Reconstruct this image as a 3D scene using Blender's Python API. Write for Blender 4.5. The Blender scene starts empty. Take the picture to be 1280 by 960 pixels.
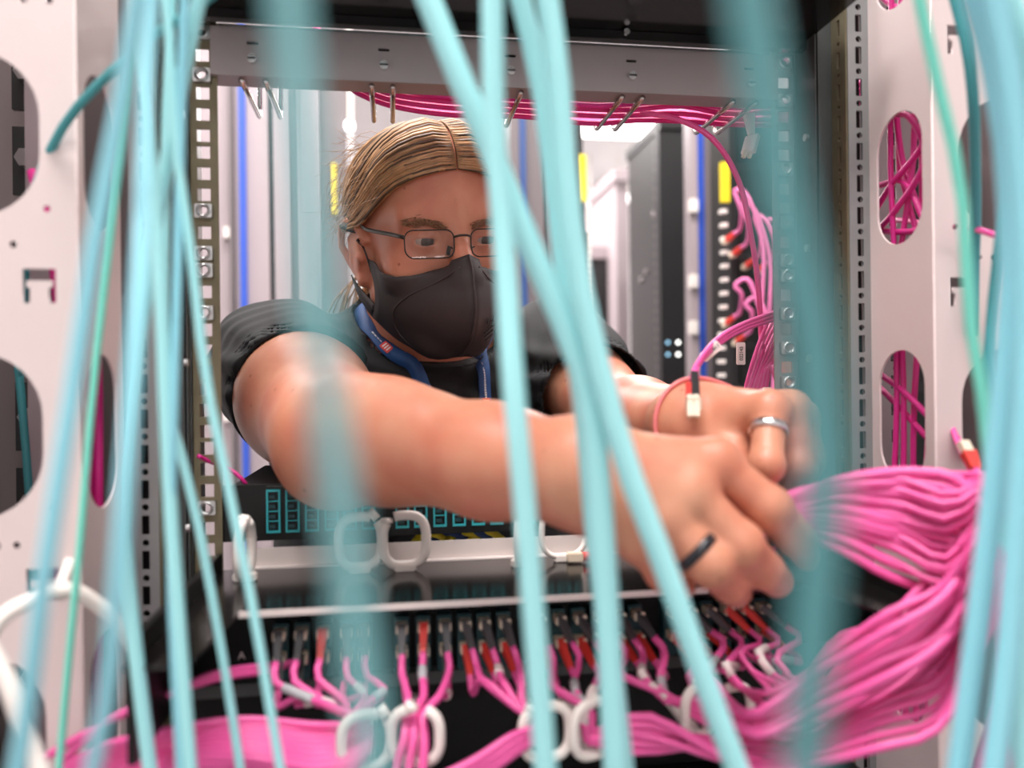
import bpy, bmesh, math, random
import numpy as np
from mathutils import Vector, Matrix, Euler
random.seed(7); rng = np.random.default_rng(7)
S = bpy.context.scene; COL = S.collection; R = math.radians

# ---------------------------------------------------------------- camera, world, light, exposure
YAW, ROLL = R(8.57), R(0.68)
CAM = Vector((-0.095, -0.629, 1.45))
RIGHT = Vector((math.cos(YAW), -math.sin(YAW), 0)); FWD = Vector((math.sin(YAW), math.cos(YAW), 0)); UP = Vector((0, 0, 1))
cd = bpy.data.cameras.new('camera'); cam = bpy.data.objects.new('camera', cd); COL.objects.link(cam)
cam.matrix_world = Matrix.Translation(CAM) @ Matrix.Rotation(-YAW, 4, 'Z') @ Matrix.Rotation(math.pi/2, 4, 'X') @ Matrix.Rotation(-ROLL, 4, 'Z')
cd.lens = 28.125; cd.sensor_width = 36; cd.shift_y = 3/1280; cd.clip_start = 0.02
cd.dof.use_dof = True; cd.dof.focus_distance = 0.735; cd.dof.aperture_fstop = 3.1
S.camera = cam
W = bpy.data.worlds.new('world'); S.world = W; W.use_nodes = True
W.node_tree.nodes['Background'].inputs[0].default_value = (0.9, 0.9, 0.9, 1); W.node_tree.nodes['Background'].inputs[1].default_value = 0.1
S.view_settings.view_transform = 'Standard'; S.view_settings.look = 'None'; S.view_settings.gamma = 1
S.view_settings.use_curve_mapping = False; S.view_settings.exposure = -0.1
S.cycles.max_bounces = 8; S.cycles.transparent_max_bounces = 12
LIGHTS = [  # x, y, size x, size y, watts : the ceiling luminaires of the aisles
    (-0.15, -0.55, 1.2, 0.30, 40), (-0.3, -1.75, 1.6, 0.30, 9), (0.0, 0.62, 1.6, 0.30, 42), (1.9, 0.72, 1.2, 0.30, 14), (-1.9, 0.3, 1.2, 0.3, 14),
    (0.6, 2.5, 1.6, 0.30, 70), (-0.6, 3.2, 1.6, 0.3, 80), (1.4, 3.9, 1.6, 0.30, 90)]
CEIL = 3.0

def at(px, py, d):
    """world point seen at photo pixel (px, py) at distance d along the view axis"""
    u, v = px-640, 483-py; c, s = math.cos(ROLL), math.sin(ROLL)
    u, v = u*c+v*s, -u*s+v*c
    return CAM + RIGHT*(u*d/1000) + FWD*d + UP*(v*d/1000)
def onY(px, py, y):
    a = at(px, py, 1.0)-CAM
    return CAM + a*((y-CAM.y)/a.y)
def camf(px, py, d):
    p = at(px, py, d)-CAM
    return np.array((p.dot(RIGHT), p.dot(FWD), p.z))

# ---------------------------------------------------------------- materials
M = {}
def mat(name, col, rough=0.5, metal=0.0, noise=0.0, scale=40, bump=0.0, **kw):
    m = bpy.data.materials.new(name); m.use_nodes = True; nt = m.node_tree; b = nt.nodes['Principled BSDF']
    b.inputs['Base Color'].default_value = (*col, 1); b.inputs['Roughness'].default_value = rough; b.inputs['Metallic'].default_value = metal
    for k, v in kw.items(): b.inputs[k.replace('_', ' ')].default_value = v
    if noise or bump:
        tc = nt.nodes.new('ShaderNodeTexCoord'); n = nt.nodes.new('ShaderNodeTexNoise'); n.inputs['Scale'].default_value = scale; n.inputs['Detail'].default_value = 4
        nt.links.new(tc.outputs['Object'], n.inputs['Vector'])
        if noise:
            mx = nt.nodes.new('ShaderNodeMix'); mx.data_type = 'RGBA'
            mx.inputs['A'].default_value = (*[c*(1-noise) for c in col], 1); mx.inputs['B'].default_value = (*[min(1, c*(1+noise)) for c in col], 1)
            nt.links.new(n.outputs['Fac'], mx.inputs['Factor']); nt.links.new(mx.outputs['Result'], b.inputs['Base Color'])
        if bump:
            bp = nt.nodes.new('ShaderNodeBump'); bp.inputs['Strength'].default_value = bump; bp.inputs['Distance'].default_value = 0.002
            nt.links.new(n.outputs['Fac'], bp.inputs['Height']); nt.links.new(bp.outputs['Normal'], b.inputs['Normal'])
    M[name] = m; return m
def emit(name, col, st):
    m = bpy.data.materials.new(name); m.use_nodes = True; nt = m.node_tree; nt.nodes.clear()
    e = nt.nodes.new('ShaderNodeEmission'); o = nt.nodes.new('ShaderNodeOutputMaterial'); e.inputs[0].default_value = (*col, 1); e.inputs[1].default_value = st
    nt.links.new(e.outputs[0], o.inputs[0]); M[name] = m
mat('wall', (0.82, 0.79, 0.79), 0.8, noise=0.04, scale=6); mat('ceiling', (0.85, 0.83, 0.83), 0.85, noise=0.03, scale=8)
mat('floor', (0.26, 0.25, 0.25), 0.35, noise=0.08, scale=12)
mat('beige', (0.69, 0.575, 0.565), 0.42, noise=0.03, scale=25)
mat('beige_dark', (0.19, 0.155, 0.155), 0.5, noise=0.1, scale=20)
mat('zinc', (0.5, 0.5, 0.5), 0.33, 0.9, noise=0.15, scale=60); mat('brass_zinc', (0.17, 0.145, 0.09), 0.45, 0.5, noise=0.2, scale=60)
mat('galv', (0.30, 0.31, 0.31), 0.42, 0.6, noise=0.12, scale=30)
mat('bright_steel', (0.8, 0.8, 0.8), 0.18, 1.0); mat('copper_steel', (0.5, 0.46, 0.44), 0.25, 1.0)
mat('bar_grey', (0.36, 0.32, 0.32), 0.36, 0.25, noise=0.05, scale=30)
mat('black_gloss', (0.006, 0.005, 0.005), 0.16, noise=0.2, scale=14); mat('black', (0.004, 0.004, 0.004), 0.6, Specular_IOR_Level=0.25); mat('black_satin', (0.006, 0.006, 0.006), 0.4, Specular_IOR_Level=0.3)
mat('side_grey', (0.06, 0.065, 0.065), 0.4, 0.3, noise=0.1, scale=14)
mat('white_plastic', (0.86, 0.79, 0.74), 0.35); mat('strip', (0.72, 0.64, 0.61), 0.35, noise=0.05, scale=30)
mat('teal_adapter', (0.03, 0.42, 0.47), 0.4); mat('teal_dark', (0.005, 0.05, 0.06), 0.45)
mat('cyan', (0.37, 0.77, 0.80), 0.38); mat('cyan_blue', (0.25, 0.6, 0.70), 0.38); mat('turquoise_unlit', (0.09, 0.3, 0.32), 0.45); mat('turquoise_dimmed', (0.2, 0.5, 0.53), 0.4); mat('aqua_green', (0.2, 0.72, 0.58), 0.38); mat('teal_cord', (0.06, 0.33, 0.36), 0.4)
mat('pink', (0.82, 0.105, 0.36), 0.36); mat('pink_light', (0.86, 0.2, 0.46), 0.36); mat('magenta', (0.66, 0.02, 0.24), 0.38)
mat('red_boot', (0.75, 0.05, 0.04), 0.4); mat('dark_boot', (0.02, 0.018, 0.02), 0.35); mat('grey_boot', (0.075, 0.07, 0.075), 0.35)
mat('connector', (0.78, 0.66, 0.52), 0.35); mat('tag', (0.86, 0.74, 0.72), 0.45); mat('heat_shrink', (0.45, 0.45, 0.47), 0.35)
mat('yellow', (0.85, 0.66, 0.02), 0.4); mat('blue', (0.03, 0.09, 0.5), 0.4); mat('bluegrey', (0.02, 0.06, 0.2), 0.45)
mat('rack_light', (0.37, 0.305, 0.32), 0.4, noise=0.04, scale=6); mat('rack_mid', (0.15, 0.125, 0.13), 0.4, noise=0.05, scale=6); mat('rack_dark', (0.010, 0.009, 0.010), 0.45, noise=0.1, scale=8)
mat('cab_grey', (0.022, 0.019, 0.02), 0.45, noise=0.06, scale=5); mat('ink', (0.003, 0.003, 0.003), 0.6)
mat('shirt', (0.007, 0.007, 0.008), 0.8, noise=0.25, scale=300, bump=0.15); mat('trousers', (0.02, 0.025, 0.045), 0.8, noise=0.2, scale=200)
mat('mask', (0.042, 0.032, 0.032), 0.62, noise=0.1, scale=200); mat('mask_seam', (0.06, 0.045, 0.045), 0.6); mat('frame_metal', (0.05, 0.045, 0.04), 0.3, 0.8)
mat('hair', (0.40, 0.22, 0.10), 0.36, noise=0.6, scale=90); mat('hair_dark', (0.085, 0.045, 0.022), 0.5, noise=0.3, scale=60); mat('brow', (0.3, 0.15, 0.08), 0.6)
mat('eye_white_shaded', (0.45, 0.35, 0.31), 0.15); mat('iris', (0.04, 0.02, 0.012), 0.1); mat('lanyard', (0.02, 0.075, 0.23), 0.6, noise=0.1, scale=400); mat('lanyard_red', (0.75, 0.06, 0.05), 0.5)  # eye whites darkened in the colour for the shadow over the eyes
mat('print_white', (0.85, 0.85, 0.85), 0.5); mat('silver', (0.8, 0.8, 0.8), 0.15, 1.0); mat('black_ring', (0.015, 0.015, 0.02), 0.25); mat('band', (0.75, 0.2, 0.2), 0.5); mat('shoe', (0.02, 0.02, 0.02), 0.5); mat('nail', (0.85, 0.5, 0.42), 0.3)
emit('lamp', (1, 0.97, 0.95), 9); emit('led_white', (1, 0.98, 0.95), 6); emit('led_blue', (0.4, 0.75, 1), 2.5)
def skin_mat():
    m = mat('skin', (0.72, 0.35, 0.245), 0.42); nt = m.node_tree; b = nt.nodes['Principled BSDF']; L = nt.links
    tc = nt.nodes.new('ShaderNodeTexCoord')
    n1 = nt.nodes.new('ShaderNodeTexNoise'); n1.inputs['Scale'].default_value = 22; n1.inputs['Detail'].default_value = 5
    cr = nt.nodes.new('ShaderNodeValToRGB'); cr.color_ramp.elements[0].position = 0.3; cr.color_ramp.elements[0].color = (0.53, 0.165, 0.10, 1); cr.color_ramp.elements[1].position = 0.72; cr.color_ramp.elements[1].color = (0.63, 0.30, 0.185, 1)
    vo = nt.nodes.new('ShaderNodeTexVoronoi'); vo.inputs['Scale'].default_value = 42; vo.inputs['Randomness'].default_value = 1
    r2 = nt.nodes.new('ShaderNodeValToRGB'); r2.color_ramp.elements[0].position = 0.045; r2.color_ramp.elements[0].color = (0.45, 0.25, 0.2, 1); r2.color_ramp.elements[1].position = 0.085; r2.color_ramp.elements[1].color = (1, 1, 1, 1)
    mx = nt.nodes.new('ShaderNodeMix'); mx.data_type = 'RGBA'; mx.blend_type = 'MULTIPLY'; mx.inputs['Factor'].default_value = 0.7
    n2 = nt.nodes.new('ShaderNodeTexNoise'); n2.inputs['Scale'].default_value = 700; n2.inputs['Detail'].default_value = 3
    bp = nt.nodes.new('ShaderNodeBump'); bp.inputs['Strength'].default_value = 0.25; bp.inputs['Distance'].default_value = 0.0006
    for n in (n1, vo, n2): L.new(tc.outputs['Object'], n.inputs['Vector'])
    L.new(n1.outputs['Fac'], cr.inputs['Fac']); L.new(vo.outputs['Distance'], r2.inputs['Fac'])
    L.new(cr.outputs['Color'], mx.inputs['A']); L.new(r2.outputs['Color'], mx.inputs['B']); L.new(mx.outputs['Result'], b.inputs['Base Color'])
    L.new(n2.outputs['Fac'], bp.inputs['Height']); L.new(bp.outputs['Normal'], b.inputs['Normal'])
    b.inputs['Subsurface Weight'].default_value = 0.12; b.inputs['Subsurface Radius'].default_value = (0.008, 0.003, 0.0015); b.inputs['Subsurface Scale'].default_value = 1.0
skin_mat()
def glass_mat():
    m = bpy.data.materials.new('lens_glass'); m.use_nodes = True; nt = m.node_tree; nt.nodes.clear()
    t = nt.nodes.new('ShaderNodeBsdfTransparent'); t.inputs[0].default_value = (0.93, 0.92, 0.9, 1); g = nt.nodes.new('ShaderNodeBsdfGlossy'); g.inputs['Roughness'].default_value = 0.03
    f = nt.nodes.new('ShaderNodeFresnel'); f.inputs[0].default_value = 1.45; x = nt.nodes.new('ShaderNodeMixShader'); o = nt.nodes.new('ShaderNodeOutputMaterial')
    nt.links.new(f.outputs[0], x.inputs[0]); nt.links.new(t.outputs[0], x.inputs[1]); nt.links.new(g.outputs[0], x.inputs[2]); nt.links.new(x.outputs[0], o.inputs[0]); M['lens_glass'] = m
glass_mat()

# ---------------------------------------------------------------- helpers
def tag(o, label=None, cat=None, group=None, kind=None):
    for k, v in (('label', label), ('category', cat), ('group', group), ('kind', kind)):
        if v: o[k] = v
    return o
def empty(name, loc, label, cat, group=None, rz=0.0):
    o = bpy.data.objects.new(name, None); COL.objects.link(o); o.location = loc; o.rotation_euler = (0, 0, rz); o.empty_display_size = 0.02
    return tag(o, label, cat, group)
def link(name, me, parent=None, material=None, smooth=True):
    o = bpy.data.objects.new(name, me); COL.objects.link(o)
    if material and not me.materials: me.materials.append(M[material])
    if smooth: me.shade_smooth()
    if parent is not None:
        o.parent = parent; q = parent; inv = Matrix.Identity(4)
        chain = []
        while q is not None: chain.append(q); q = q.parent
        for q in reversed(chain): inv = inv @ (Matrix.LocRotScale(q.location, q.rotation_euler, None))
        o.matrix_basis = inv.inverted()       # geometry below is authored in world space
    return o
def rebase(o):
    """move a top-level mesh's origin to the bottom of its own geometry"""
    me = o.data; n = len(me.vertices); co = np.empty(n*3, np.float32); me.vertices.foreach_get('co', co); co = co.reshape(-1, 3)
    c = (co.min(0)+co.max(0))/2; c[2] = co[:, 2].min(); co -= c; me.vertices.foreach_set('co', co.ravel()); o.location = Vector(c.tolist()); me.update(); return o
def pyd(name, v, f, parent=None, material=None, smooth=False):
    me = bpy.data.meshes.new(name); me.from_pydata([tuple(x) for x in v], [], f); me.update()
    return link(name, me, parent, material, smooth)
class MB:
    def __init__(s): s.v = []; s.f = []
    def box(s, lo, hi):
        b = len(s.v); s.v += [(x, y, z) for x in (lo[0], hi[0]) for y in (lo[1], hi[1]) for z in (lo[2], hi[2])]
        s.f += [tuple(b+i for i in q) for q in ((0, 1, 3, 2), (4, 6, 7, 5), (0, 4, 5, 1), (2, 3, 7, 6), (0, 2, 6, 4), (1, 5, 7, 3))]; return s
    def prism(s, a, b, w, h, up=(0, 0, 1), taper=1.0):
        """rectangular bar from a to b, w wide and h high"""
        a, b = Vector(a), Vector(b); d = (b-a).normalized(); x = d.cross(Vector(up)).normalized(); y = x.cross(d); n = len(s.v)
        for p, k in ((a, 1.0), (b, taper)):
            s.v += [tuple(p+x*(sx*w/2*k)+y*(sy*h/2*k)) for sx, sy in ((-1, -1), (1, -1), (1, 1), (-1, 1))]
        s.f += [tuple(n+i for i in q) for q in ((3, 2, 1, 0), (4, 5, 6, 7), (0, 1, 5, 4), (1, 2, 6, 5), (2, 3, 7, 6), (3, 0, 4, 7))]; return s
    def tube(s, pts, r, sides=8, closed=False):
        v, f = tube_geo(pts, r, sides, closed); b = len(s.v); s.v += [tuple(x) for x in v]; s.f += [tuple(b+i for i in q) for q in f]; return s
    def cyl(s, a, b, r, sides=12): return s.tube([a, b], r, sides)
    def build(s, name, material, parent=None, smooth=False, bevel=0.0):
        o = pyd(name, s.v, s.f, parent, material, smooth)
        if bevel:
            bm = bmesh.new(); bm.from_mesh(o.data); bmesh.ops.bevel(bm, geom=bm.edges[:], offset=bevel, segments=2, affect='EDGES', clamp_overlap=True); bm.to_mesh(o.data); bm.free()
        return o
def catmull(P, n):
    P = np.asarray([tuple(p) for p in P], float)
    if len(P) < 3:
        t = np.linspace(0, 1, n)[:, None]; return P[0]*(1-t)+P[-1]*t
    Q = np.vstack([2*P[0]-P[1], P, 2*P[-1]-P[-2]]); m = len(P)-1
    # spread samples by chord length
    L = np.linalg.norm(np.diff(P, axis=0), axis=1)**0.8; cum = np.concatenate([[0], np.cumsum(L)]); s = np.linspace(0, cum[-1], n)
    i = np.clip(np.searchsorted(cum, s, side='right')-1, 0, m-1); t = ((s-cum[i])/np.maximum(L[i], 1e-9))[:, None]
    p0, p1, p2, p3 = Q[i], Q[i+1], Q[i+2], Q[i+3]
    return 0.5*((2*p1)+(-p0+p2)*t+(2*p0-5*p1+4*p2-p3)*t*t+(-p0+3*p1-3*p2+p3)*t**3)
def tube_geo(pts, r, sides=8, closed=False):
    P = np.asarray([tuple(p) for p in pts], float); n = len(P)
    T = np.gradient(P, axis=0) if not closed else np.roll(P, -1, 0)-np.roll(P, 1, 0)
    T /= np.maximum(np.linalg.norm(T, axis=1, keepdims=True), 1e-12)
    a = np.array((0, 0, 1.0)) if abs(T[0][2]) < 0.9 else np.array((1.0, 0, 0)); nrm = np.cross(T[0], a); nrm /= np.linalg.norm(nrm)
    rr = np.broadcast_to(np.asarray(r, float), (n,)); ang = np.linspace(0, 2*np.pi, sides, endpoint=False); V = []
    for i in range(n):
        nrm = nrm-T[i]*nrm.dot(T[i]); nrm /= max(np.linalg.norm(nrm), 1e-12); bn = np.cross(T[i], nrm)
        V.append(P[i]+rr[i]*(np.cos(ang)[:, None]*nrm+np.sin(ang)[:, None]*bn))
    V = np.vstack(V); F = []
    for i in range(n if closed else n-1):
        a0, b0 = i*sides, ((i+1) % n)*sides
        for k in range(sides): F.append((a0+k, a0+(k+1) % sides, b0+(k+1) % sides, b0+k))
    if not closed: F += [tuple(range(sides))[::-1], tuple((n-1)*sides+k for k in range(sides))]
    return V, F
def cable(name, pts, r, material, label=None, cat='cable', group=None, n=40, sides=8, parent=None):
    v, f = tube_geo(catmull(pts, n), r, sides); o = pyd(name, v, f, parent, material, True)
    if parent is None: rebase(o); tag(o, label, cat, group)
    return o
DG = None
def plate2d(outline, holes, thick):
    """flat plate with holes in the XY plane, extruded to +-thick/2, as a mesh datablock"""
    cu = bpy.data.curves.new('plate', 'CURVE'); cu.dimensions = '2D'; cu.fill_mode = 'BOTH'; cu.extrude = thick*25
    for loop in [outline]+holes:
        sp = cu.splines.new('POLY'); sp.points.add(len(loop)-1)
        for p, q in zip(sp.points, loop): p.co = (q[0]*50, q[1]*50, 0, 1)
        sp.use_cyclic_u = True
    o = bpy.data.objects.new('plate', cu); COL.objects.link(o); dg = bpy.context.evaluated_depsgraph_get()
    me = bpy.data.meshes.new_from_object(o.evaluated_get(dg)); bpy.data.objects.remove(o); bpy.data.curves.remove(cu); me.materials.clear(); me.transform(Matrix.Scale(.02, 4)); return me
def place(me, origin, ex, ey):
    ex, ey = Vector(ex), Vector(ey); ez = ex.cross(ey); m = Matrix((ex, ey, ez)).transposed().to_4x4(); m.translation = Vector(origin); me.transform(m); return me
def stadium(cx, cy, w, h, n=10, r=None):
    r = r or min(w, h)/2; out = []
    for (sx, sy, a0) in ((1, 1, 0), (-1, 1, 90), (-1, -1, 180), (1, -1, 270)):
        for k in range(n+1):
            a = R(a0+90*k/n); out.append((cx+sx*(w/2-r)+r*math.cos(a), cy+sy*(h/2-r)+r*math.sin(a)))
    return out
def rect(x0, y0, x1, y1): return [(x0, y0), (x1, y0), (x1, y1), (x0, y1)]
def circ(cx, cy, r, n=12): return [(cx+r*math.cos(2*math.pi*k/n), cy+r*math.sin(2*math.pi*k/n)) for k in range(n)]
def text(name, s, size, origin, ex, ey, material, parent, depth=0.0002):
    cu = bpy.data.curves.new(name, 'FONT'); cu.body = s; cu.size = size; cu.extrude = depth; cu.align_x = 'CENTER'; cu.align_y = 'CENTER'
    o = bpy.data.objects.new(name, cu); COL.objects.link(o); dg = bpy.context.evaluated_depsgraph_get(); me = bpy.data.meshes.new_from_object(o.evaluated_get(dg)); bpy.data.objects.remove(o); bpy.data.curves.remove(cu); me.materials.clear()
    return link(name, place(me, origin, ex, ey), parent, material, False)
def punched(x0, x1, z0, z1, holes, thick):
    """upright strip with a column of holes (loops, bottom to top): one cell per hole, every cell a ring of quads"""
    V, F = [], []; h = thick/2
    def quad(*p): n = len(V); V.extend(p); F.append(tuple(range(n, n+len(p))))
    def slab(a, b):
        for y in (h, -h): quad((x0, a, y), (x1, a, y), (x1, b, y), (x0, b, y))
    cz = [(max(q[1] for q in L)+min(q[1] for q in L))/2 for L in holes]; dense = []
    for L in holes:
        D = []
        for p, q in zip(L, L[1:]+L[:1]):
            m = max(1, int(math.hypot(q[0]-p[0], q[1]-p[1])/.0022)); D += [(p[0]+(q[0]-p[0])*t/m, p[1]+(q[1]-p[1])*t/m) for t in range(m)]
        dense.append(D)
    holes = dense; cut = [cz[0]-(cz[1]-cz[0])/2]
    for k in range(len(holes)-1): cut.append((max(q[1] for q in holes[k])+min(q[1] for q in holes[k+1]))/2)
    cut.append(max(q[1] for q in holes[-1])+.002); slab(z0, cut[0]); slab(cut[-1], z1)
    for L, c, a, b in zip(holes, cz, cut[:-1], cut[1:]):
        cx = (max(q[0] for q in L)+min(q[0] for q in L))/2; out = []
        for x, z in L:
            dx, dz = x-cx, z-c; s = min([((x1-cx) if dx > 0 else (x0-cx))/dx if abs(dx) > 1e-9 else 9e9, ((b-c) if dz > 0 else (a-c))/dz if abs(dz) > 1e-9 else 9e9]); out.append((cx+dx*s, c+dz*s))
        for i in range(len(L)):
            j = (i+1) % len(L); p, q = out[i], out[j]; side = lambda t: abs(t[0]-x0) < 1e-7 or abs(t[0]-x1) < 1e-7
            for y in (h, -h):
                quad((*L[i], y), (*p, y), (*q, y), (*L[j], y))
                if side(p) != side(q): quad((*p, y), ((p if side(p) else q)[0], (q if side(p) else p)[1], y), (*q, y))
            quad((*L[i], h), (*L[j], h), (*L[j], -h), (*L[i], -h))
    for x in (x0, x1): quad((x, z0, h), (x, z1, h), (x, z1, -h), (x, z0, -h))
    me = bpy.data.meshes.new('strip'); me.from_pydata(V, [], F); me.update(); bm = bmesh.new(); bm.from_mesh(me); bmesh.ops.remove_doubles(bm, verts=bm.verts[:], dist=1e-6); bmesh.ops.recalc_face_normals(bm, faces=bm.faces[:]); bm.to_mesh(me); bm.free(); return me
ORD = ['first', 'second', 'third', 'fourth', 'fifth', 'sixth', 'seventh', 'eighth', 'ninth', 'tenth', 'eleventh', 'twelfth', 'thirteenth', 'fourteenth', 'fifteenth', 'sixteenth',
       'seventeenth', 'eighteenth', 'nineteenth', 'twentieth', 'twenty-first', 'twenty-second', 'twenty-third', 'twenty-fourth']

# ---------------------------------------------------------------- signed-distance mesher for the figure
def smin(a, b, k):
    h = np.clip(0.5+0.5*(b-a)/k, 0, 1); return b*(1-h)+a*h-k*h*(1-h)
def smax(a, b, k): return -smin(-a, -b, k)
def rc(P, a, b, r1, r2):
    a = np.asarray(a, float); b = np.asarray(b, float); ab = b-a; t = np.clip((P-a)@ab/max(ab@ab, 1e-12), 0, 1)
    return np.linalg.norm(P-a-t[:, None]*ab, axis=1)-(r1+(r2-r1)*t)
def ell(P, c, r):
    q = P-np.asarray(c, float); r = np.asarray(r, float); k0 = np.linalg.norm(q/r, axis=1); k1 = np.linalg.norm(q/(r*r), axis=1); return k0*(k0-1)/np.maximum(k1, 1e-9)
def sph(P, c, r): return np.linalg.norm(P-np.asarray(c, float), axis=1)-r
def mesh_sdf(f, lo, hi, h, B=8):
    lo = np.asarray(lo, float); hi = np.asarray(hi, float); H = B*h; nb = np.ceil((hi-lo)/H).astype(int)
    g = np.stack(np.meshgrid(*[np.arange(k) for k in nb], indexing='ij'), -1).reshape(-1, 3)
    d = np.concatenate([f(lo+(c+0.5)*H) for c in np.array_split(g, max(1, len(g)//100000))])
    g = g[np.abs(d) < H*1.25]
    cn = np.stack(np.meshgrid(*[np.arange(B+1)]*3, indexing='ij'), -1).reshape(-1, 3)
    off = np.array([(i, j, k) for i in (0, 1) for j in (0, 1) for k in (0, 1)]); E = [(a, b) for a in range(8) for b in range(a+1, 8) if np.abs(off[a]-off[b]).sum() == 1]
    keys, verts, sg = [], [], []; N = nb*B+2
    for ch in np.array_split(g, max(1, len(g)//300)):
        if not len(ch): continue
        P = lo+(ch[:, None, :]*B+cn[None])*h; v = f(P.reshape(-1, 3)).reshape(len(ch), B+1, B+1, B+1); v[v == 0] = 1e-9
        c8 = np.stack([v[:, i:i+B, j:j+B, k:k+B] for i, j, k in off], -1); ins = c8 < 0
        b_, i_, j_, k_ = np.nonzero(ins.any(-1) & ~ins.all(-1)); c = c8[b_, i_, j_, k_]; s = c < 0
        acc = np.zeros((len(c), 3)); cnt = np.zeros(len(c))
        for a, b in E:
            m = s[:, a] != s[:, b]; t = c[m, a]/(c[m, a]-c[m, b]); acc[m] += off[a]+t[:, None]*(off[b]-off[a]); cnt[m] += 1
        ijk = ch[b_]*B+np.stack([i_, j_, k_], -1); verts.append(lo+(ijk+acc/cnt[:, None])*h); keys.append(ijk); sg.append(s)
    V = np.vstack(verts); I = np.vstack(keys); s = np.vstack(sg); key = lambda q: (q[:, 0]*N[1]+q[:, 1])*N[2]+q[:, 2]
    K = key(I); o = np.argsort(K); Ks = K[o]; F = []
    def find(q):
        kk = key(q); p = np.clip(np.searchsorted(Ks, kk), 0, len(Ks)-1); return np.where(Ks[p] == kk, o[p], -1)
    for ax, corner in ((0, 4), (1, 2), (2, 1)):
        m = np.nonzero(s[:, 0] != s[:, corner])[0]; e1 = np.eye(3, dtype=int)[(ax+1) % 3]; e2 = np.eye(3, dtype=int)[(ax+2) % 3]
        q = np.stack([m, find(I[m]-e1), find(I[m]-e1-e2), find(I[m]-e2)], -1); ok = (q >= 0).all(1); q = q[ok]; fl = ~s[m[ok], 0]
        q[fl] = q[fl][:, ::-1]; F.append(q)
    return V, np.vstack(F)
def np_mesh(name, V, F, parent, material, smooth_iter=0):
    if smooth_iter:
        e = np.vstack([F[:, [0, 1]], F[:, [1, 2]], F[:, [2, 3]], F[:, [3, 0]]])
        for _ in range(smooth_iter):
            acc = np.zeros_like(V); c = np.zeros(len(V)); np.add.at(acc, e[:, 0], V[e[:, 1]]); np.add.at(acc, e[:, 1], V[e[:, 0]]); np.add.at(c, e[:, 0], 1); np.add.at(c, e[:, 1], 1)
            V = V*0.4+0.6*acc/np.maximum(c, 1)[:, None]
    me = bpy.data.meshes.new(name); me.vertices.add(len(V)); me.vertices.foreach_set('co', V.astype(np.float32).ravel())
    me.loops.add(F.size); me.loops.foreach_set('vertex_index', F.astype(np.int32).ravel()); me.polygons.add(len(F)); me.polygons.foreach_set('loop_start', np.arange(len(F), dtype=np.int32)*4)
    me.update(calc_edges=True); me.validate(); return link(name, me, parent, material, True)
# ---------------------------------------------------------------- the room
RX0, RX1, RY0, RY1 = -3.0, 4.0, -2.6, 5.4
def struct(name, lo, hi, material): o = MB().box(lo, hi).build(name, material); o['kind'] = 'structure'; return o
floor = struct('floor', (RX0, RY0, -0.1), (RX1, RY1, 0), 'floor'); struct('ceiling', (RX0, RY0, CEIL), (RX1, RY1, CEIL+0.1), 'ceiling')
struct('wall_back', (RX0, RY1, 0), (RX1, RY1+0.1, CEIL), 'wall'); struct('wall_front', (RX0, RY0-0.1, 0), (RX1, RY0, CEIL), 'wall')
struct('wall_left', (RX0-0.1, RY0, 0), (RX0, RY1, CEIL), 'wall'); struct('wall_right', (RX1, RY0, 0), (RX1+0.1, RY1, CEIL), 'wall')
where = ['over the front aisle to the left of the rack', 'over the front aisle behind the camera', 'over the aisle behind the man', 'over the rear aisle on the right', 'over the aisle on the left',
         'in the far part of the room above the dark cabinets', 'in the far part of the room on the left', 'nearest the far white wall']
for (x, y, sx, sy, w), wh in zip(LIGHTS, where):
    t = empty('ceiling_light', (x, y, CEIL-0.07), 'white linear ceiling luminaire ' + wh, 'ceiling light', 'linear ceiling lights')
    MB().box((x-sx/2-.03, y-sy/2-.03, CEIL-.05), (x+sx/2+.03, y+sy/2+.03, CEIL)).build('housing', 'white_plastic', t)
    MB().box((x-sx/2, y-sy/2, CEIL-.058), (x+sx/2, y+sy/2, CEIL-.05)).build('diffuser', 'lamp', t)
    ld = bpy.data.lights.new('lamp', 'AREA'); ld.shape = 'RECTANGLE'; ld.size = sx; ld.size_y = sy; ld.energy = w; ld.color = (1, 0.95, 0.93)
    lo = bpy.data.objects.new('lamp', ld); COL.objects.link(lo); lo.parent = t; lo.location = (0, 0, 0.0)

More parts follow.
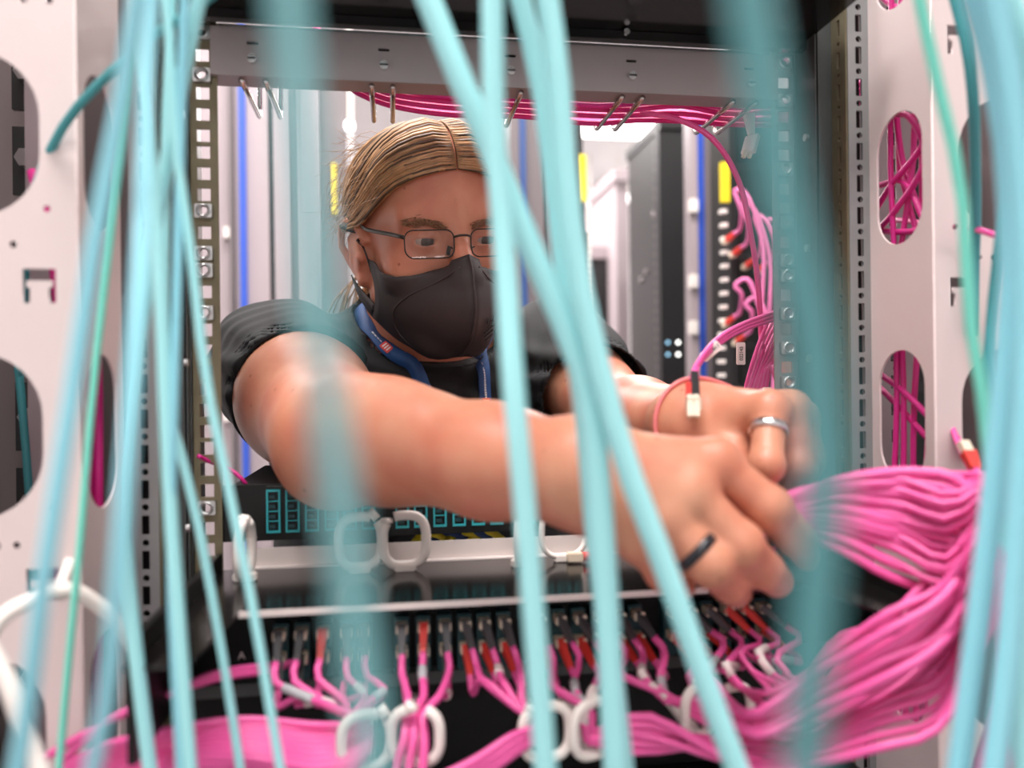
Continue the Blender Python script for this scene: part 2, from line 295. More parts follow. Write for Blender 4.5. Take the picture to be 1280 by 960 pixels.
# ---------------------------------------------------------------- the rack
Z0 = CAM.z
rack = empty('server_rack', (0, -0.04, 0), 'open steel rack frame the man reaches through, with square-hole rails', 'server rack')
def mounting_rail(sgn, nuts):
    zs = []; z = Z0-0.52; pat = (0.015875, 0.015875, 0.0127); k = 0
    while z < Z0+0.42: zs.append(z); z += pat[k % 3]; k += 1
    w = 0.0105
    m = MB(); x0 = sgn*.2325; m.box((x0-w, -.001, .08), (x0-.0048, .001, 2.05)).box((x0+.0048, -.001, .08), (x0+w, .001, 2.05)); lo_ = .08
    for q in zs+[None]:                                          # webs between the square holes
        hi_ = 2.05 if q is None else q-.0048; m.box((x0-.0048, -.001, lo_), (x0+.0048, .001, hi_)); lo_ = None if q is None else q+.0048
    o = m.build('mounting_rail', 'brass_zinc' if sgn < 0 else 'galv', rack)
    o['label'] = 'square-hole mounting rail at the %s of the opening' % ('left' if sgn < 0 else 'right')
    fl = MB().box((sgn*(.2325+w)-.001, -.001, .08), (sgn*(.2325+w)+.001, .035, 2.05)); fl.build('rail_flange', 'zinc', o)
    for py in nuts:
        p = onY(262 if sgn < 0 else 980, py, -0.001); zz = min(zs, key=lambda q: abs(q-p.z))
        m = MB(); x = sgn*.2325
        me = plate2d(stadium(0, 0, .0125, .0105, 2, .001), [circ(0, 0, .0032)], 0.003)
        n = link('cage_nut', place(me, (x, -.003, zz), (1, 0, 0), (0, 0, 1)), o, 'bright_steel', False)
        v, f = tube_geo([(x+.0042*math.cos(a), -.0048, zz+.0042*math.sin(a)) for a in np.linspace(0, 2*np.pi, 14, endpoint=False)], .0011, 6, True)
        b = len(n.data.vertices); pv = [tuple(q.co) for q in n.data.vertices]; pf = [tuple(q.vertices) for q in n.data.polygons]
        me2 = bpy.data.meshes.new('cage_nut'); me2.from_pydata(pv+[tuple(q) for q in v], [], pf+[tuple(b+i for i in q) for q in f]); me2.materials.append(M['zinc']); n.data = me2
mounting_rail(-1, (20, 40, 91, 261, 312, 335, 386, 628)); mounting_rail(1, (57, 76, 122, 212, 273, 318, 341, 388, 425, 470, 560))
for sgn in (-1, 1):
    holes = []; z = Z0-.62
    while z < Z0+.45:
        holes.append(stadium(0, z, .0052, .0135, 2, .0008)); holes.append(circ(0, z+.0125, .0024, 10)); z += .025
    me = punched(-.009, .009, .05, 2.1, holes, .002)
    o = link('frame_post', place(me, (sgn*.268, -.052 if sgn > 0 else -.03, 0), (1, 0, 0), (0, 0, 1)), rack, 'galv', False)
    o['label'] = 'drilled zinc frame post on the %s' % ('left' if sgn < 0 else 'right')
    y0 = -.052 if sgn > 0 else -.03; x = sgn*.2585
    MB().box((sgn*.268-.0085, y0+.012, .06), (sgn*.268+.0085, y0+.018, 2.08)).build('shade_backing', 'black', o)  # black box added behind the holes as the shade inside the post
    holes2 = []; z = Z0-.62
    while z < Z0+.45: holes2.append(stadium(.010, z, .004, .013, 3, .0008)); holes2.append(circ(.010, z+.0125, .002, 10)); z += .025
    me = punched(0, .02, .05, 2.1, holes2, .002)
    link('post_flange', place(me, (x, y0, 0), (0, 1, 0), (0, 0, 1)), o, 'brass_zinc', False)
    MB().box((sgn*.2445-.0012, y0+.02, .05), (sgn*.2445+.0012, .02, 2.05)).build('side_panel', 'side_grey', rack)
    MB().box((min(sgn*.2445, sgn*.259), y0+.02, .05), (max(sgn*.2445, sgn*.259), y0+.023, 2.05)).build('corner_strip', 'side_grey', rack)
    for zz in (Z0-.1, Z0+.02, Z0+.11, Z0+.2): MB().cyl((sgn*.2432, -.02, zz), (sgn*.2405, -.02, zz), .003).build('screw', 'zinc', rack)
    MB().box((min(sgn*.215, sgn*.275), -.06, 0), (max(sgn*.215, sgn*.275), .03, .05)).build('foot_beam', 'side_grey', rack)
MB().box((-.2445, -.105, Z0+.2795), (.2445, .004, Z0+.2835)).build('roof_plate', 'black_gloss', rack)['label'] = 'black plate closing the top of the opening'
MB().box((-.2445, -.02, Z0+.272), (.2445, -.012, Z0+.279)).box((-.2445, .0192, Z0+.2705), (.2445, .0222, Z0+.285)).build('roof_lip', 'black_gloss', rack)
for x in (-.05, .09): MB().tube(catmull([(x, -.022, Z0+.276), (x, -.026, Z0+.276)], 3), .0025).build('rivet', 'bright_steel', rack)
MB().box((-.275, -.06, 2.05), (.275, .03, 2.1)).build('top_beam', 'side_grey', rack)

# cross bar with screws, slots and wire hooks
bar = empty('cable_hook_bar', (0, 0, Z0+.236), 'grey metal cross bar with steel wire cable hooks, spanning the top of the opening', 'rack panel')
slots, screws = [], []
for px, py in ((316, 76), (480, 84), (638, 91), (789, 97), (936, 106)):
    p = onY(px, py, -.004); screws.append(p); slots.append(stadium(p.x, p.z+.013, .009, .0022, 3)); slots.append(circ(p.x, p.z, .0024, 10))
me = plate2d(rect(-.226, Z0+.2385, .226, Z0+.2705), slots, .002)
link('face_plate', place(me, (0, -.004, 0), (1, 0, 0), (0, 0, 1)), bar, 'bar_grey', False)
MB().box((-.22, .001, Z0+.2386), (.22, .003, Z0+.2704)).build('dark_slot_backing', 'black', bar); MB().box((-.226, -.005, Z0+.236), (.226, .019, Z0+.2385)).build('bottom_flange', 'bar_grey', bar); MB().box((-.226, -.005, Z0+.2705), (.226, .019, Z0+.2725)).build('top_flange', 'bar_grey', bar)  # black sheet added behind the face plate so the slots read as dark
for p in screws:
    s = MB().cyl((p.x, -.005, p.z), (p.x, -.0095, p.z), .0034, 12).build('screw', 'bright_steel', bar, False); MB().box((p.x-.003, -.0102, p.z-.0005), (p.x+.003, -.0094, p.z+.0005)).build('screw_slot', 'ink', s)
hooks = []
for px in (306, 335, 465, 491, 612, 648, 772, 797, 908, 936):
    p = onY(px, 115, .012); x = p.x; z = Z0+.2335; hooks.append(x)
    P = [(x, -.002, z), (x, .03, z), (x, .078, z)]+[(x, .078+.008*math.sin(a), z+.008-.008*math.cos(a)) for a in np.linspace(.3, 1.57, 5)]+[(x, .086, z+.03), (x, .086, z+.05)]
    o = MB().tube(P, .0022, 10).build('wire_hook', 'copper_steel' if px > 440 else 'bright_steel', bar, True)

# white perforated cable channels on both sides
def channel(sgn):
    c = empty('cable_channel', (sgn*.35, -.12, 0), 'tall whitish sheet-metal cable channel with oval cut-outs, %s of the rack' % ('left' if sgn < 0 else 'right'), 'cable channel')
    fh, ih = [], []
    for k in range(-5, 6):
        z = Z0+.150+.175*k
        if not .1 < z < 2.05: continue
        fh.append(stadium(.057, z, .075, .097, 8, .0374)); ih.append(stadium(.0365, z, .053, .097, 8, .0264))
    for k in range(-5, 6):
        z = Z0+.062+.175*k
        if not .1 < z < 2.05: continue
        x = .0205; a, b = x-.009, x+.009                                        # hook-shaped cut-out: a hole with a T tongue
        fh.append([(a, z-.010), (a+.004, z-.010), (a+.004, z-.001), (a+.002, z-.001), (a+.002, z+.003), (b-.002, z+.003), (b-.002, z-.001), (b-.004, z-.001), (b-.004, z-.010), (b, z-.010), (b, z+.010), (a, z+.010)])
        fh += [circ(.016, z+.045, .0021), circ(.0345, z+.024, .0021), circ(.0455, z+.024, .0026)]
    me = plate2d(rect(0, .03, .135, 2.12), fh, .0016)
    place(me, (sgn*.277, -.1255, 0), (sgn, 0, 0), (0, 0, 1)); link('front_plate', me, c, 'beige', False)
    me = plate2d(rect(0, .03, .075, 2.12), ih, .0016); place(me, (sgn*.277, -.1255, 0), (0, 1, 0), (0, 0, 1)); link('inner_side_plate', me, c, 'beige', False)
    # depth of the channel
    oh = [circ(.045, Z0+.16+.175*k, .024, 20) for k in range(-5, 3)]
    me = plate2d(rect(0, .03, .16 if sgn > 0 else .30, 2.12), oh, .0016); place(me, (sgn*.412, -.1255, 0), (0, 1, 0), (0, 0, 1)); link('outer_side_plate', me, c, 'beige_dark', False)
    bh = []
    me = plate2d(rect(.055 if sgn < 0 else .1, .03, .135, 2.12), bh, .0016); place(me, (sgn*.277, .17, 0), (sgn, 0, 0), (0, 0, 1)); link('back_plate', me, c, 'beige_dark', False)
    for k in range(-4, 5):
        z = Z0-.02+.07*k; x0 = sgn*.372
        n = MB().box((min(x0, x0+sgn*.028), .08, z-.028), (max(x0, x0+sgn*.028), .084, z+.028)).build('bolt_plate', 'side_grey', c)
        MB().cyl((x0+sgn*.014, .08, z), (x0+sgn*.014, .068, z), .008, 6).build('bolt', 'zinc', n)
    return c
for s in (-1, 1): channel(s)

# vertical magenta cables inside the channels
def magenta(sgn, pts, r=.0028, label='', group=''):
    return cable('magenta_cable', pts, r, 'magenta', label, 'cable', group, n=30)
for k in range(8):
    x = -.292-.0045*(k % 4)-.002*(k//4); y = -.055-.0085*(k % 5)
    magenta(-1, [(x+.004*math.sin(k), y, Z0-.75), (x-.004, y+.003*math.cos(2*k), Z0-.35), (x, y, Z0-.12), (x+.002*math.sin(k*3), y+.003, Z0+.02), (x-.006, y+.01, Z0+.09), (x-.03, y+.04, Z0+.15)], .0038,
            'magenta cable running upright inside the left cable channel', 'magenta cables in the left channel')
for k in range(4):
    x = .289+.005*(k % 4); y = -.058-.0055*(k % 4)
    magenta(1, [(x, y, Z0-.8), (x+.003, y+.004*math.sin(k), Z0-.35), (x, y, Z0-.12), (x+.002*math.cos(k*2), y-.004, Z0-.02), (x+.004, y-.006*math.sin(k*4), Z0+.1), (x+.002, y-.02*math.sin(k*2.1), Z0+.2), (x+.01, y, Z0+.5)], .0022 if k < 4 else .003,
            'magenta cable running upright inside the right cable channel', 'magenta cables in the right channel')
cr = [((1098, 150), (1135, 145), (1156, 200), (1120, 262), (1095, 290)), ((1098, 232), (1130, 228), (1157, 280), (1165, 300)), ((1120, 140), (1128, 200), (1150, 265), (1165, 290)), ((1095, 262), (1115, 230), (1148, 190), (1160, 160)),
      ((1095, 288), (1130, 290), (1165, 284)), ((1095, 480), (1125, 510), (1160, 548)), ((1092, 462), (1130, 490), (1165, 525)), ((1085, -20), (1120, 9), (1160, 2))]
for k, pl in enumerate(cr):
    P = [onY(px, py, 0) for px, py in pl]; P = [CAM+(p-CAM)*((.292+.003*(k % 3)-CAM.x)/(p.x-CAM.x)) for p in P]
    magenta(1, P, .0024, ('loose magenta cable bowed across the upper oval of the right channel', 'magenta cable curving down through the upper right oval', 'magenta cable slanting steeply down the upper right oval', 'magenta cable rising from left to right in the upper right oval',
            'level magenta cable along the bottom of the upper right oval', 'lower of two slanting magenta cables in the lower right oval', 'upper of two slanting magenta cables in the lower right oval', 'magenta cable crossing the topmost right oval')[k], 'loose magenta cables in the right channel')

# pale perforated uprights of the neighbouring racks, seen through the ovals
for sgn in (-1, 1):
    hol = []
    for k in range(60):
        z = .7+.025*k; hol += [rect(-.004, z-.006, .004, z+.006), circ(0, z+.0125, .002, 8)]
    me = punched(-.02, .02, .0, 2.2, hol, .002)
    x = -.345 if sgn < 0 else .365
    o = link('perforated_upright', place(me, (x, .02 if sgn < 0 else .05, 0), (1, 0, 0), (0, 0, 1)), None, 'rack_light', False); rebase(o)
    tag(o, 'pale perforated upright of the neighbouring rack behind the %s channel' % ('left' if sgn < 0 else 'right'), 'rack upright')

# ---------------------------------------------------------------- patch panels and tray
def front_x(px, y, py=700): return onY(px, py, y).x
pp = empty('patch_bay', (0, .02, Z0-.116), 'black patch panel with open turquoise fibre ports under the man\'s forearm', 'patch bay')
me = plate2d(rect(-.226, Z0-.1155, .226, Z0-.0725), [], .002); link('face_plate', place(me, (0, .004, 0), (1, 0, 0), (0, 0, 1)), pp, 'black_satin', False)
MB().box((-.215, .005, Z0-.1155), (.215, .16, Z0-.0725)).build('housing', 'black', pp)
xs = [onY(px, 640, .002).x for px in (342, 366, 390, 414, 438, 461)]
xs += [onY(px, 655, .002).x for px in (503, 526, 550, 574, 598, 621)]
step = xs[1]-xs[0]; xs += [xs[-1]+step*(k+1.8) for k in range(6)]
for x in xs:
    fr = [rect(x-.0038, Z0-.1085+.0076*k+.0008, x+.0038, Z0-.1085+.0076*(k+1)) for k in range(4)]
    me = plate2d(rect(x-.0052, Z0-.1095, x+.0052, Z0-.0765), fr, .0025); a = link('adapter', place(me, (0, .0015, 0), (1, 0, 0), (0, 0, 1)), pp, 'teal_adapter', False)
    b = MB()
    for k in range(4):
        zc = Z0-.1085+.0076*(k+.5); b.box((x-.0036, .0008, zc-.0036), (x+.0036, .0028, zc-.0030)); b.box((x-.0030, .0005, zc-.0012), (x+.0014, .0028, zc+.0014))
    b.build('port_shutter', 'teal_dark', a)
q = MB(); q.box((-.19, .0022, Z0-.0745), (-.16, .0028, Z0-.0738)); q.build('printed_mark', 'grey_boot', pp)
for sx in (-1, 1): MB().cyl((sx*.2, .003, Z0-.112), (sx*.2, .0005, Z0-.112), .003).build('screw', 'bright_steel', pp)

tray = empty('cable_tray', (0, -.06, Z0-.15), 'glossy black cable tray shelf with white plastic rings and pale back strip', 'cable tray')
ZT = Z0-.135
out = [(-.226, -.004), (-.226, -.215), (-.196, -.215), (-.188, -.125), (.176, -.125), (.19, -.205), (.226, -.205), (.226, -.004)]
me = plate2d(out, [], .002); link('shelf_plate', place(me, (0, 0, ZT-.001), (1, 0, 0), (0, 1, 0)), tray, 'black_gloss', False)
MB().box((-.188, -.1265, ZT-.0030), (.11, -.1245, ZT+.0005)).build('front_edge', 'strip', tray)['label'] = 'pale bare-metal front edge'
MB().box((.11, -.1265, ZT-.0045), (.176, -.1245, ZT+.0005)).build('edge_cap', 'black_gloss', tray)
MB().box((-.2, .0, ZT), (.2, .002, ZT+.0145)).box((-.2, -.008, ZT), (.2, .0, ZT+.001)).build('back_strip', 'strip', tray, False)['label'] = 'pale beige back strip'
for sgn in (-1, 1): MB().box((min(sgn*.222, sgn*.226), -.21, ZT-.05), (max(sgn*.222, sgn*.226), -.004, ZT+.012)).build('side_arm', 'black_satin', tray)
def ring(cx, ang, size, parent, rot=0.0, squash=1.0, gap=R(28), r=.0033, gapat=R(60), mt='white_plastic', name='cable_ring'):
    """open rounded plastic cable ring in a vertical plane turned by ang"""
    P = []; ex = Vector((math.cos(ang), math.sin(ang), 0))
    for t in np.linspace(gapat+gap/2, gapat+2*math.pi-gap/2, 36):
        c, s = math.cos(t), math.sin(t); x = math.copysign(abs(c)**.72, c)*size*.43*squash; z = math.copysign(abs(s)**.72, s)*size*.5
        P.append(Vector(cx)+ex*(x*math.cos(rot)-z*math.sin(rot))+UP*(x*math.sin(rot)+z*math.cos(rot)))
    m = MB().tube(P, r, 10); nub = P[0]; m.tube([nub, nub+(nub-Vector(cx))*.22+ex*.003], r*1.25, 8)
    return m.build(name, mt, parent, True)
for px, py, d, a, s, g in ((450, 686, .585, .15, 1.0, 55), (506, 686, .59, .1, 1.0, 125), (652, 688, .60, 1.25, .9, 60), (705, 684, .615, .2, 1.15, 100), (306, 678, .565, 1.45, 1.0, 80)):
    c = at(px, py, d); sz = .037; o = ring((c.x, c.y, ZT+sz*.5+.004), a, sz, tray, squash=s, gapat=R(g), r=.0036 if px < 660 else .0022)
    MB().box((c.x-.008, c.y-.004, ZT), (c.x+.008, c.y+.004, ZT+.006)).build('ring_foot', 'white_plastic', o, False, .001)
c = at(720, 686, .61); t = MB().box((c.x-.007, c.y-.004, ZT+.001), (c.x+.005, c.y+.004, ZT+.008)).build('connector_clip', 'connector', None, False, .0008)
MB().cyl((c.x+.005, c.y, ZT+.0045), (c.x+.011, c.y, ZT+.0045), .0035).build('red_tip', 'red_boot', t, True); tag(t, 'small beige connector clip with a red tip lying on the black tray', 'connector')
for k, (px, cl) in enumerate(((535, 'yellow'), (560, 'bluegrey'), (577, 'yellow'), (590, 'bluegrey'), (605, 'yellow'))):
    p = onY(px, 677, .03); cable(cl.replace('bluegrey', 'blue')+'_cable', [(p.x-.012, .03, Z0-.128), (p.x-.004, .034, Z0-.1205), (p.x+.006, .03, Z0-.1205), (p.x+.016, .035, Z0-.128)], .0032, cl,
        '%s cable peeping out between patch panel and pale strip, %s of five' % (cl.replace('bluegrey', 'dark blue'), ORD[k]), 'cable', 'cables behind the pale strip')
fp = empty('patch_bay', (0, -.09, Z0-.195), 'black front patch panel full of pink patch cables below the tray', 'patch bay')
YF = -.085
me = plate2d(rect(-.226, Z0-.192, .226, Z0-.147), [], .002); link('face_plate', place(me, (0, YF, 0), (1, 0, 0), (0, 0, 1)), fp, 'black', False)
MB().box((-.226, YF-.012, Z0-.1965), (.226, YF, Z0-.1885)).build('bottom_lip', 'side_grey', fp)['label'] = 'dark grey bottom lip'
colpx = [350, 377, 404, 432, 456, 502, 529, 556, 581, 605, 630, 675, 699, 724, 748, 773, 796, 840, 862, 885, 908, 930, 952]
colx = [onY(px, 778, -.10).x for px in colpx]
for x in colx: MB().box((x-.0048, YF-.012, Z0-.188), (x+.0048, YF, Z0-.1515)).build('adapter', 'teal_dark', fp, False, .0006)
text('printed_letter', 'A', .007, onY(302, 820, YF-.0012), (1, 0, 0), (0, 0, 1), 'tag', fp)
mg = empty('cable_manager', (0, -.12, Z0-.27), 'black cable manager panel with white rings below the front patch panel', 'cable manager')
me = plate2d(rect(-.226, Z0-.285, .226, Z0-.199), [], .002); link('face_plate', place(me, (0, -.08, 0), (1, 0, 0), (0, 0, 1)), mg, 'black', False)
MB().box((-.226, -.13, Z0-.275), (.226, -.081, Z0-.270)).build('bottom_shelf', 'black_satin', mg)
RINGS = {}
for key, px, py, d, a, g, sq in (('A', 458, 926, .452, .1, 50, 1.1), ('B', 520, 920, .452, -.2, 85, 1.05), ('C', 683, 915, .462, .1, 110, 1.1), ('D', 742, 911, .466, .35, 75, 1.05), ('E', 872, 890, .49, .5, 80, .9), ('F', 917, 888, .51, .2, 120, 1.0)):
    c = at(px, py, d); RINGS[key] = c; o = ring(c, a, .030, mg, squash=sq, gapat=R(g), r=.0031)
    MB().prism((c.x, c.y+.006, c.z-.014), (c.x, -.081, c.z-.012), .007, .004).build('ring_stem', 'white_plastic', o)

# ---------------------------------------------------------------- pink patch cables on the front panel
def patch_cord(i, row, route, label, group):
    x = colx[i]; z = Z0-.1565-.0155*row; y = YF-.012; t_ = i/(len(colx)-1)
    lean = Vector((1.0*max(0, t_-.25)+.08*math.sin(i*5+row), -.60, -.74-.08*math.sin(i*3+row*2))).normalized()
    t = empty('patch_cable', (x, y, z), label, 'patch cable', group)
    MB().box((x-.0037, y-.011, z-.0030), (x+.0037, y+.002, z+.0030)).build('connector', 'connector', t, False, .0006)
    a = Vector((x, y-.010, z)); red = (i in (2, 6, 20, 21) and row == 0) or (row == 1 and i > 7 and i not in (20, 21)); b = a+lean*.018
    MB().prism(a-lean*.003, b, .0056, .0050, taper=.62).build('boot', 'red_boot' if red else ('grey_boot' if row == 0 else 'dark_boot'), t)['label'] = 'red strain-relief boot' if red else 'dark grey strain-relief boot'
    pts = [b-lean*.002, b+lean*.010]+route; c = cable('jacket', pts, .0024 if i < 11 else .0025+.0004*J(i*2+row), 'pink', n=46, parent=t)
    if (i*2+row) % 3 == 0:
        q = catmull(pts, 46); MB().tube(q[3:7], .0030, 8).build('heat_shrink', 'tag' if i % 2 else 'heat_shrink', t, True)
    return t
J = lambda k, s=1.0: math.sin(k*12.9898)*s
for i in range(5):
    for row in (0, 1):
        k = i*2+row; f = k/9; yy = 900+70*f+5*J(k+7); rA = RINGS['A']+Vector((J(k, .004), J(k+3, .003), .009-.018*f))
        patch_cord(i, row, [at(colpx[i]+25, 868+8*J(k), .484), at(430+J(k, 6), 890+25*f, .462), rA, at(400, yy+6+5*J(k), .452+.010*J(k+3)), at(300, yy-4+7*J(k+1), .446+.010*J(k+4)), at(190, yy+10+8*J(k+2), .442+.010*J(k)), at(100, yy+45+14*f, .44), at(20, yy+110+20*f, .44), at(-120, yy+230, .44)],
            'pink patch cable in the %s port column, %s port, bundled left' % (ORD[i], ('upper', 'lower')[row]), 'pink cords bundled to the left')
for i in range(5, 8):
    for row in (0, 1):
        k = i*2+row; rB = RINGS['B']+Vector((.005*(i-6)+J(k, .0015), J(k, .003), 0))
        patch_cord(i, row, [at(colpx[i]-(i-6)*8, 872, .475), at(520+9*(i-6)+3*J(k), 895, .46), rB, at(515+14*(i-6)+4*J(k), 958, .445), at(505+16*(i-6), 1040, .44), at(500+18*(i-6), 1180, .44)],
            'pink patch cable in the %s port column, %s port, dropping down a ring' % (ORD[i], ('upper', 'lower')[row]), 'pink cords dropping through the ring')
for i in range(8, 11):
    for row in (0, 1):
        k = i*2+row; rC = RINGS['C']+Vector((-.007+J(k, .003), J(k, .003), .004*J(k+2)))
        patch_cord(i, row, [at(colpx[i]+22, 850, .488), at(648+6*(i-9), 882, .472), rC, at(640+3*(i-9), 930+4*(k-18), .448), at(590, 962+5*(k-18), .44), at(500, 1010+6*(k-18), .43), at(380, 1080, .42)],
            'pink patch cable in the %s port column, %s port, sweeping down left' % (ORD[i], ('upper', 'lower')[row]), 'pink cords sweeping down left')
n = 0
for i in range(11, 23):
    for row in (0, 1):
        k = i*2+row; f = n/23.0; s = (n*7 % 24)/23.0; n += 1; px = colpx[i]
        if i < 14: first = [at(px+18, 860, .49), at(738+4*J(k), 888, .474), RINGS['D']+Vector((J(k, .005), 0, .007*J(k+1))), at(810+6*J(k), 905+25*row+10*(i-12), .458)]; s = .62+.38*((n*5 % 6)/5)
        elif i < 17: first = [at(px+30, 845, .495), at(835, 872+6*J(k), .487), RINGS['E']+Vector((J(k, .004), 0, .008*J(k+1)))]; s = .3+.45*((n*5 % 6)/5)
        else: first = [at(px+22, 838+10*J(k), .51), at(px+40+(6 if i > 20 else 0), 862+8*J(k), .50)] if i < 20 else [at(px+18, 822+8*J(k), .525), at(px+34, 846+6*J(k), .515)]; s = .5*((n*5 % 12)/11)
        xx = (940, 1000, 1100, 1175) if px < 880 else ((1010, 1050, 1105, 1175) if i > 19 else (960, 1005, 1100, 1175))
        lo = lambda x: {940: 872+85*s, 960: 862+90*s, 1000: 846+122*s, 1005: 844+122*s, 1010: 838+122*s, 1050: 806+145*s, 1100: 772+166*s, 1105: 770+166*s, 1175: 718+180*s}[x]
        dd = .465+.02*J(k+5); e = (n*11 % 24)/23.0
        route = first+[at(x, lo(x)+9*J(k+x*.004), dd-.02*(x > 1050)) for x in xx]+[at(1222+14*s, 668+120*s, .43+.02*J(k)), at(1246+14*e, 640+40*s, .432+.015*J(k)), at(1236+8*J(k), 598+50*e, .447), at(1190+6*J(k), 594+140*e, .458+.012*J(k+2)), at(1120, 588+124*e+12*J(k), .468), at(1050, 596+84*e+8*J(k+1), .474), at(990, 620+46*e, .482), at(950, 636+26*e, .492)]
        patch_cord(i, row, route, 'pink patch cable in the %s port column, %s port, looping right into the hand' % (ORD[i], ('upper', 'lower')[row]), 'pink cords looped into the hand')
# more pink cords of other panels joining the loop on the right
for k in range(8):
    e = k/7; dd = .452+.014*J(k)
    P = [at(955, 630+34*e, .495), at(1010, 612+52*e, .482), at(1080, 594+78*e, .474), at(1150, 590+104*e, .464), at(1205+6*J(k), 606+110*e, .452), at(1248+9*J(k+2), 690+60*e, .44), at(1258+8*J(k+4), 790+30*e, .45), at(1240+8*J(k), 900, .46), at(1215+10*J(k), 1010, .46), at(1200, 1200, .46)]
    cable('pink_cable', P, .0031+.0003*J(k+1), 'pink', 'pink cable fanning from the hand to the right and down, in a loose bundle', 'cable', 'loose pink bundle right of the hand', n=44)
for k in range(4):
    cable('pink_cable', [at(1160, 450+20*k, .62), at(1200+6*k, 560+8*k, .54), at(1228, 610+6*k, .5), at(1262+5*k, 680, .47), at(1275, 800, .46), at(1282+4*k, 990, .46)], .0022, 'pink', 'pink cable coming out of the lower right oval and dropping down', 'cable', 'pink cables out of the right oval', n=32)
for k, (a, b) in enumerate((((20, 980), (60, 945)), ((60, 990), (80, 950)))):
    cable('pink_cable', [at(-60, 1060+20*k, .44), at(*a, .44), at(*b, .44), at(130+10*k, 905-6*k, .44), at(200+20*k, 872-8*k, .455), at(270, 848-6*k, .47), at(335, 838-6*k, .5), at(372+12*k, 826, .515)], .0023, 'pink', ('lower', 'upper')[k]+' pink cable rising from the lower left corner to the front panel', 'cable', 'single pink cables at lower left', n=36)
t = empty('patch_cable', at(1212, 560, .50), 'red-booted pink patch cable with beige connector in front of the right channel', 'patch cable')
a, b, c2, dn = at(1203, 553, .50), at(1210, 566, .495), at(1219, 586, .487), at(1228, 600, .48)
MB().prism(a, b, .006, .005).build('connector', 'connector', t); MB().prism(b, c2, .008, .006, taper=.7).build('boot', 'red_boot', t); cable('jacket', [c2, dn, at(1250, 640, .47), at(1262, 740, .46), at(1262, 1000, .46)], .002, 'pink', parent=t)
o = cable('pink_cable', [at(1120, 275, .66), at(1200, 284, .56), at(1225, 288, .53), at(1255, 300, .51), at(1290, 330, .5)], .0022, 'pink', 'short pink cable crossing the upper right oval edge', 'cable')

# ---------------------------------------------------------------- pink cords over the hooks and at the back right
zb = Z0+.2335+.0048
for k in range(12):
    y = .026+.0046*k; zz = zb+.0032*(k % 3)
    X = lambda px, dz=0: Vector((onY(px, 130, y).x, y, zz+dz))
    cable('pink_cable', [X(395, .05), X(430, .022), X(480, .006), X(560, -.0005+.001*J(k)), X(650, .0), X(740, -.003+.002*J(k)), X(790, 0.0), X(850, .002*J(k+1)+.003), X(910, 0), X(985, .003+.002*J(k+3)), X(1040, .004), X(1080, .03)], .0024, 'pink' if k % 3 else 'magenta', 'pink cable of the level bundle lying in the wire hooks under the cross bar', 'cable', 'pink bundle in the wire hooks')
cable('pink_cable', [at(800, 140, .70), at(850, 150, .70), at(893, 176, .70), at(924, 228, .71), at(940, 300, .72), at(948, 360, .73), at(952, 430, .74), at(958, 560, .75)], .0026, 'pink', 'single pink cable leaving the hook bundle and falling past the right rail', 'cable')
for k in range(11):
    a = 362+9*k; o = k/10
    cable('pink_cable', [at(1010, a-22, .75+.02*J(k)), at(985, a+4, .745), at(958+14*o, a+45-16*o, .735+.012*J(k)), at(938+26*o, 462+8*J(k), .73), at(930+26*o, 505, .73), at(936+22*o, 560, .74), at(946+20*o, 640, .76)], .0018, 'pink_light' if k % 2 else 'pink', 'pink cable of the drooping bundle behind the right rail', 'cable', 'drooping pink bundle behind the right rail', n=26)
for k in range(3):
    cable('pink_cable', [at(1005, 372+6*k, .74), at(985, 384+5*k, .725), at(930, 404+4*k, .65), at(896, 424+4*k, .595), at(873, 452+2*k, .56), at(865+3*k, 470, .545), at(866+2*k, 482, .54)], .0018, 'pink', 'pink cable arching from the right rail to a beige connector, %s of three' % ORD[k], 'cable', 'pink cables arching to the duplex connector', n=26)
t = empty('duplex_connector', at(866, 515, .528), 'beige duplex fibre connector with dark and red boots above the left wrist', 'connector')
MB().prism(at(861, 478, .532), at(861, 500, .530), .004, .004).build('boot', 'red_boot', t)['label'] = 'red boot'; MB().prism(at(868, 464, .532), at(869, 496, .530), .0045, .0045, taper=1.2).build('boot', 'dark_boot', t)['label'] = 'dark boot'
q = MB()
for dx in (-3, 5): q.prism(at(865+dx, 494, .528), at(866+dx, 522, .522), .004, .005)
q.build('connector_body', 'connector', t, False, .0006); MB().prism(at(858, 505, .526), at(876, 505, .526), .004, .008).build('clip', 'connector', t)
def cord_tag(px0, py0, px1, py1, d, s, label):
    a, b = at(px0, py0, d), at(px1, py1, d); o = MB().prism(a, b, .0075, .0035, up=tuple(FWD)).build('cable_tag', 'tag', None, False, .0006); ex = (b-a).normalized(); ey = (-FWD).cross(ex).normalized()
    rebase(o); text('printed_number', s, .0042, (a+b)/2-FWD*.0021-o.location, ex, ey, 'ink', None).parent = o
    tag(o, label, 'cable tag', 'white number tags on pink cables')
cord_tag(878, 448, 899, 430, .585, '0218411', 'white number tag slanting on the arching pink cable'); cord_tag(926, 456, 926, 428, .71, '022145', 'white upright number tag on the drooping pink bundle'); cord_tag(959, 500, 959, 484, .72, '022', 'small grey number tag low on the drooping bundle behind the rail')
t = empty('duplex_connector', at(938, 180, .70), 'pale loose duplex connector hanging under the cross bar beside the right rail', 'connector')
MB().prism(at(936, 143, .705), at(939, 168, .70), .009, .006, taper=.6).build('boot', 'tag', t); MB().prism(at(941, 170, .70), at(935, 192, .695), .013, .005).build('connector_body', 'tag', t, False, .0006)
q = MB()
for dx in (-4, 3): q.prism(at(936+dx, 188, .695), at(933+dx, 197, .694), .003, .003)
q.build('ferrule', 'connector', t)
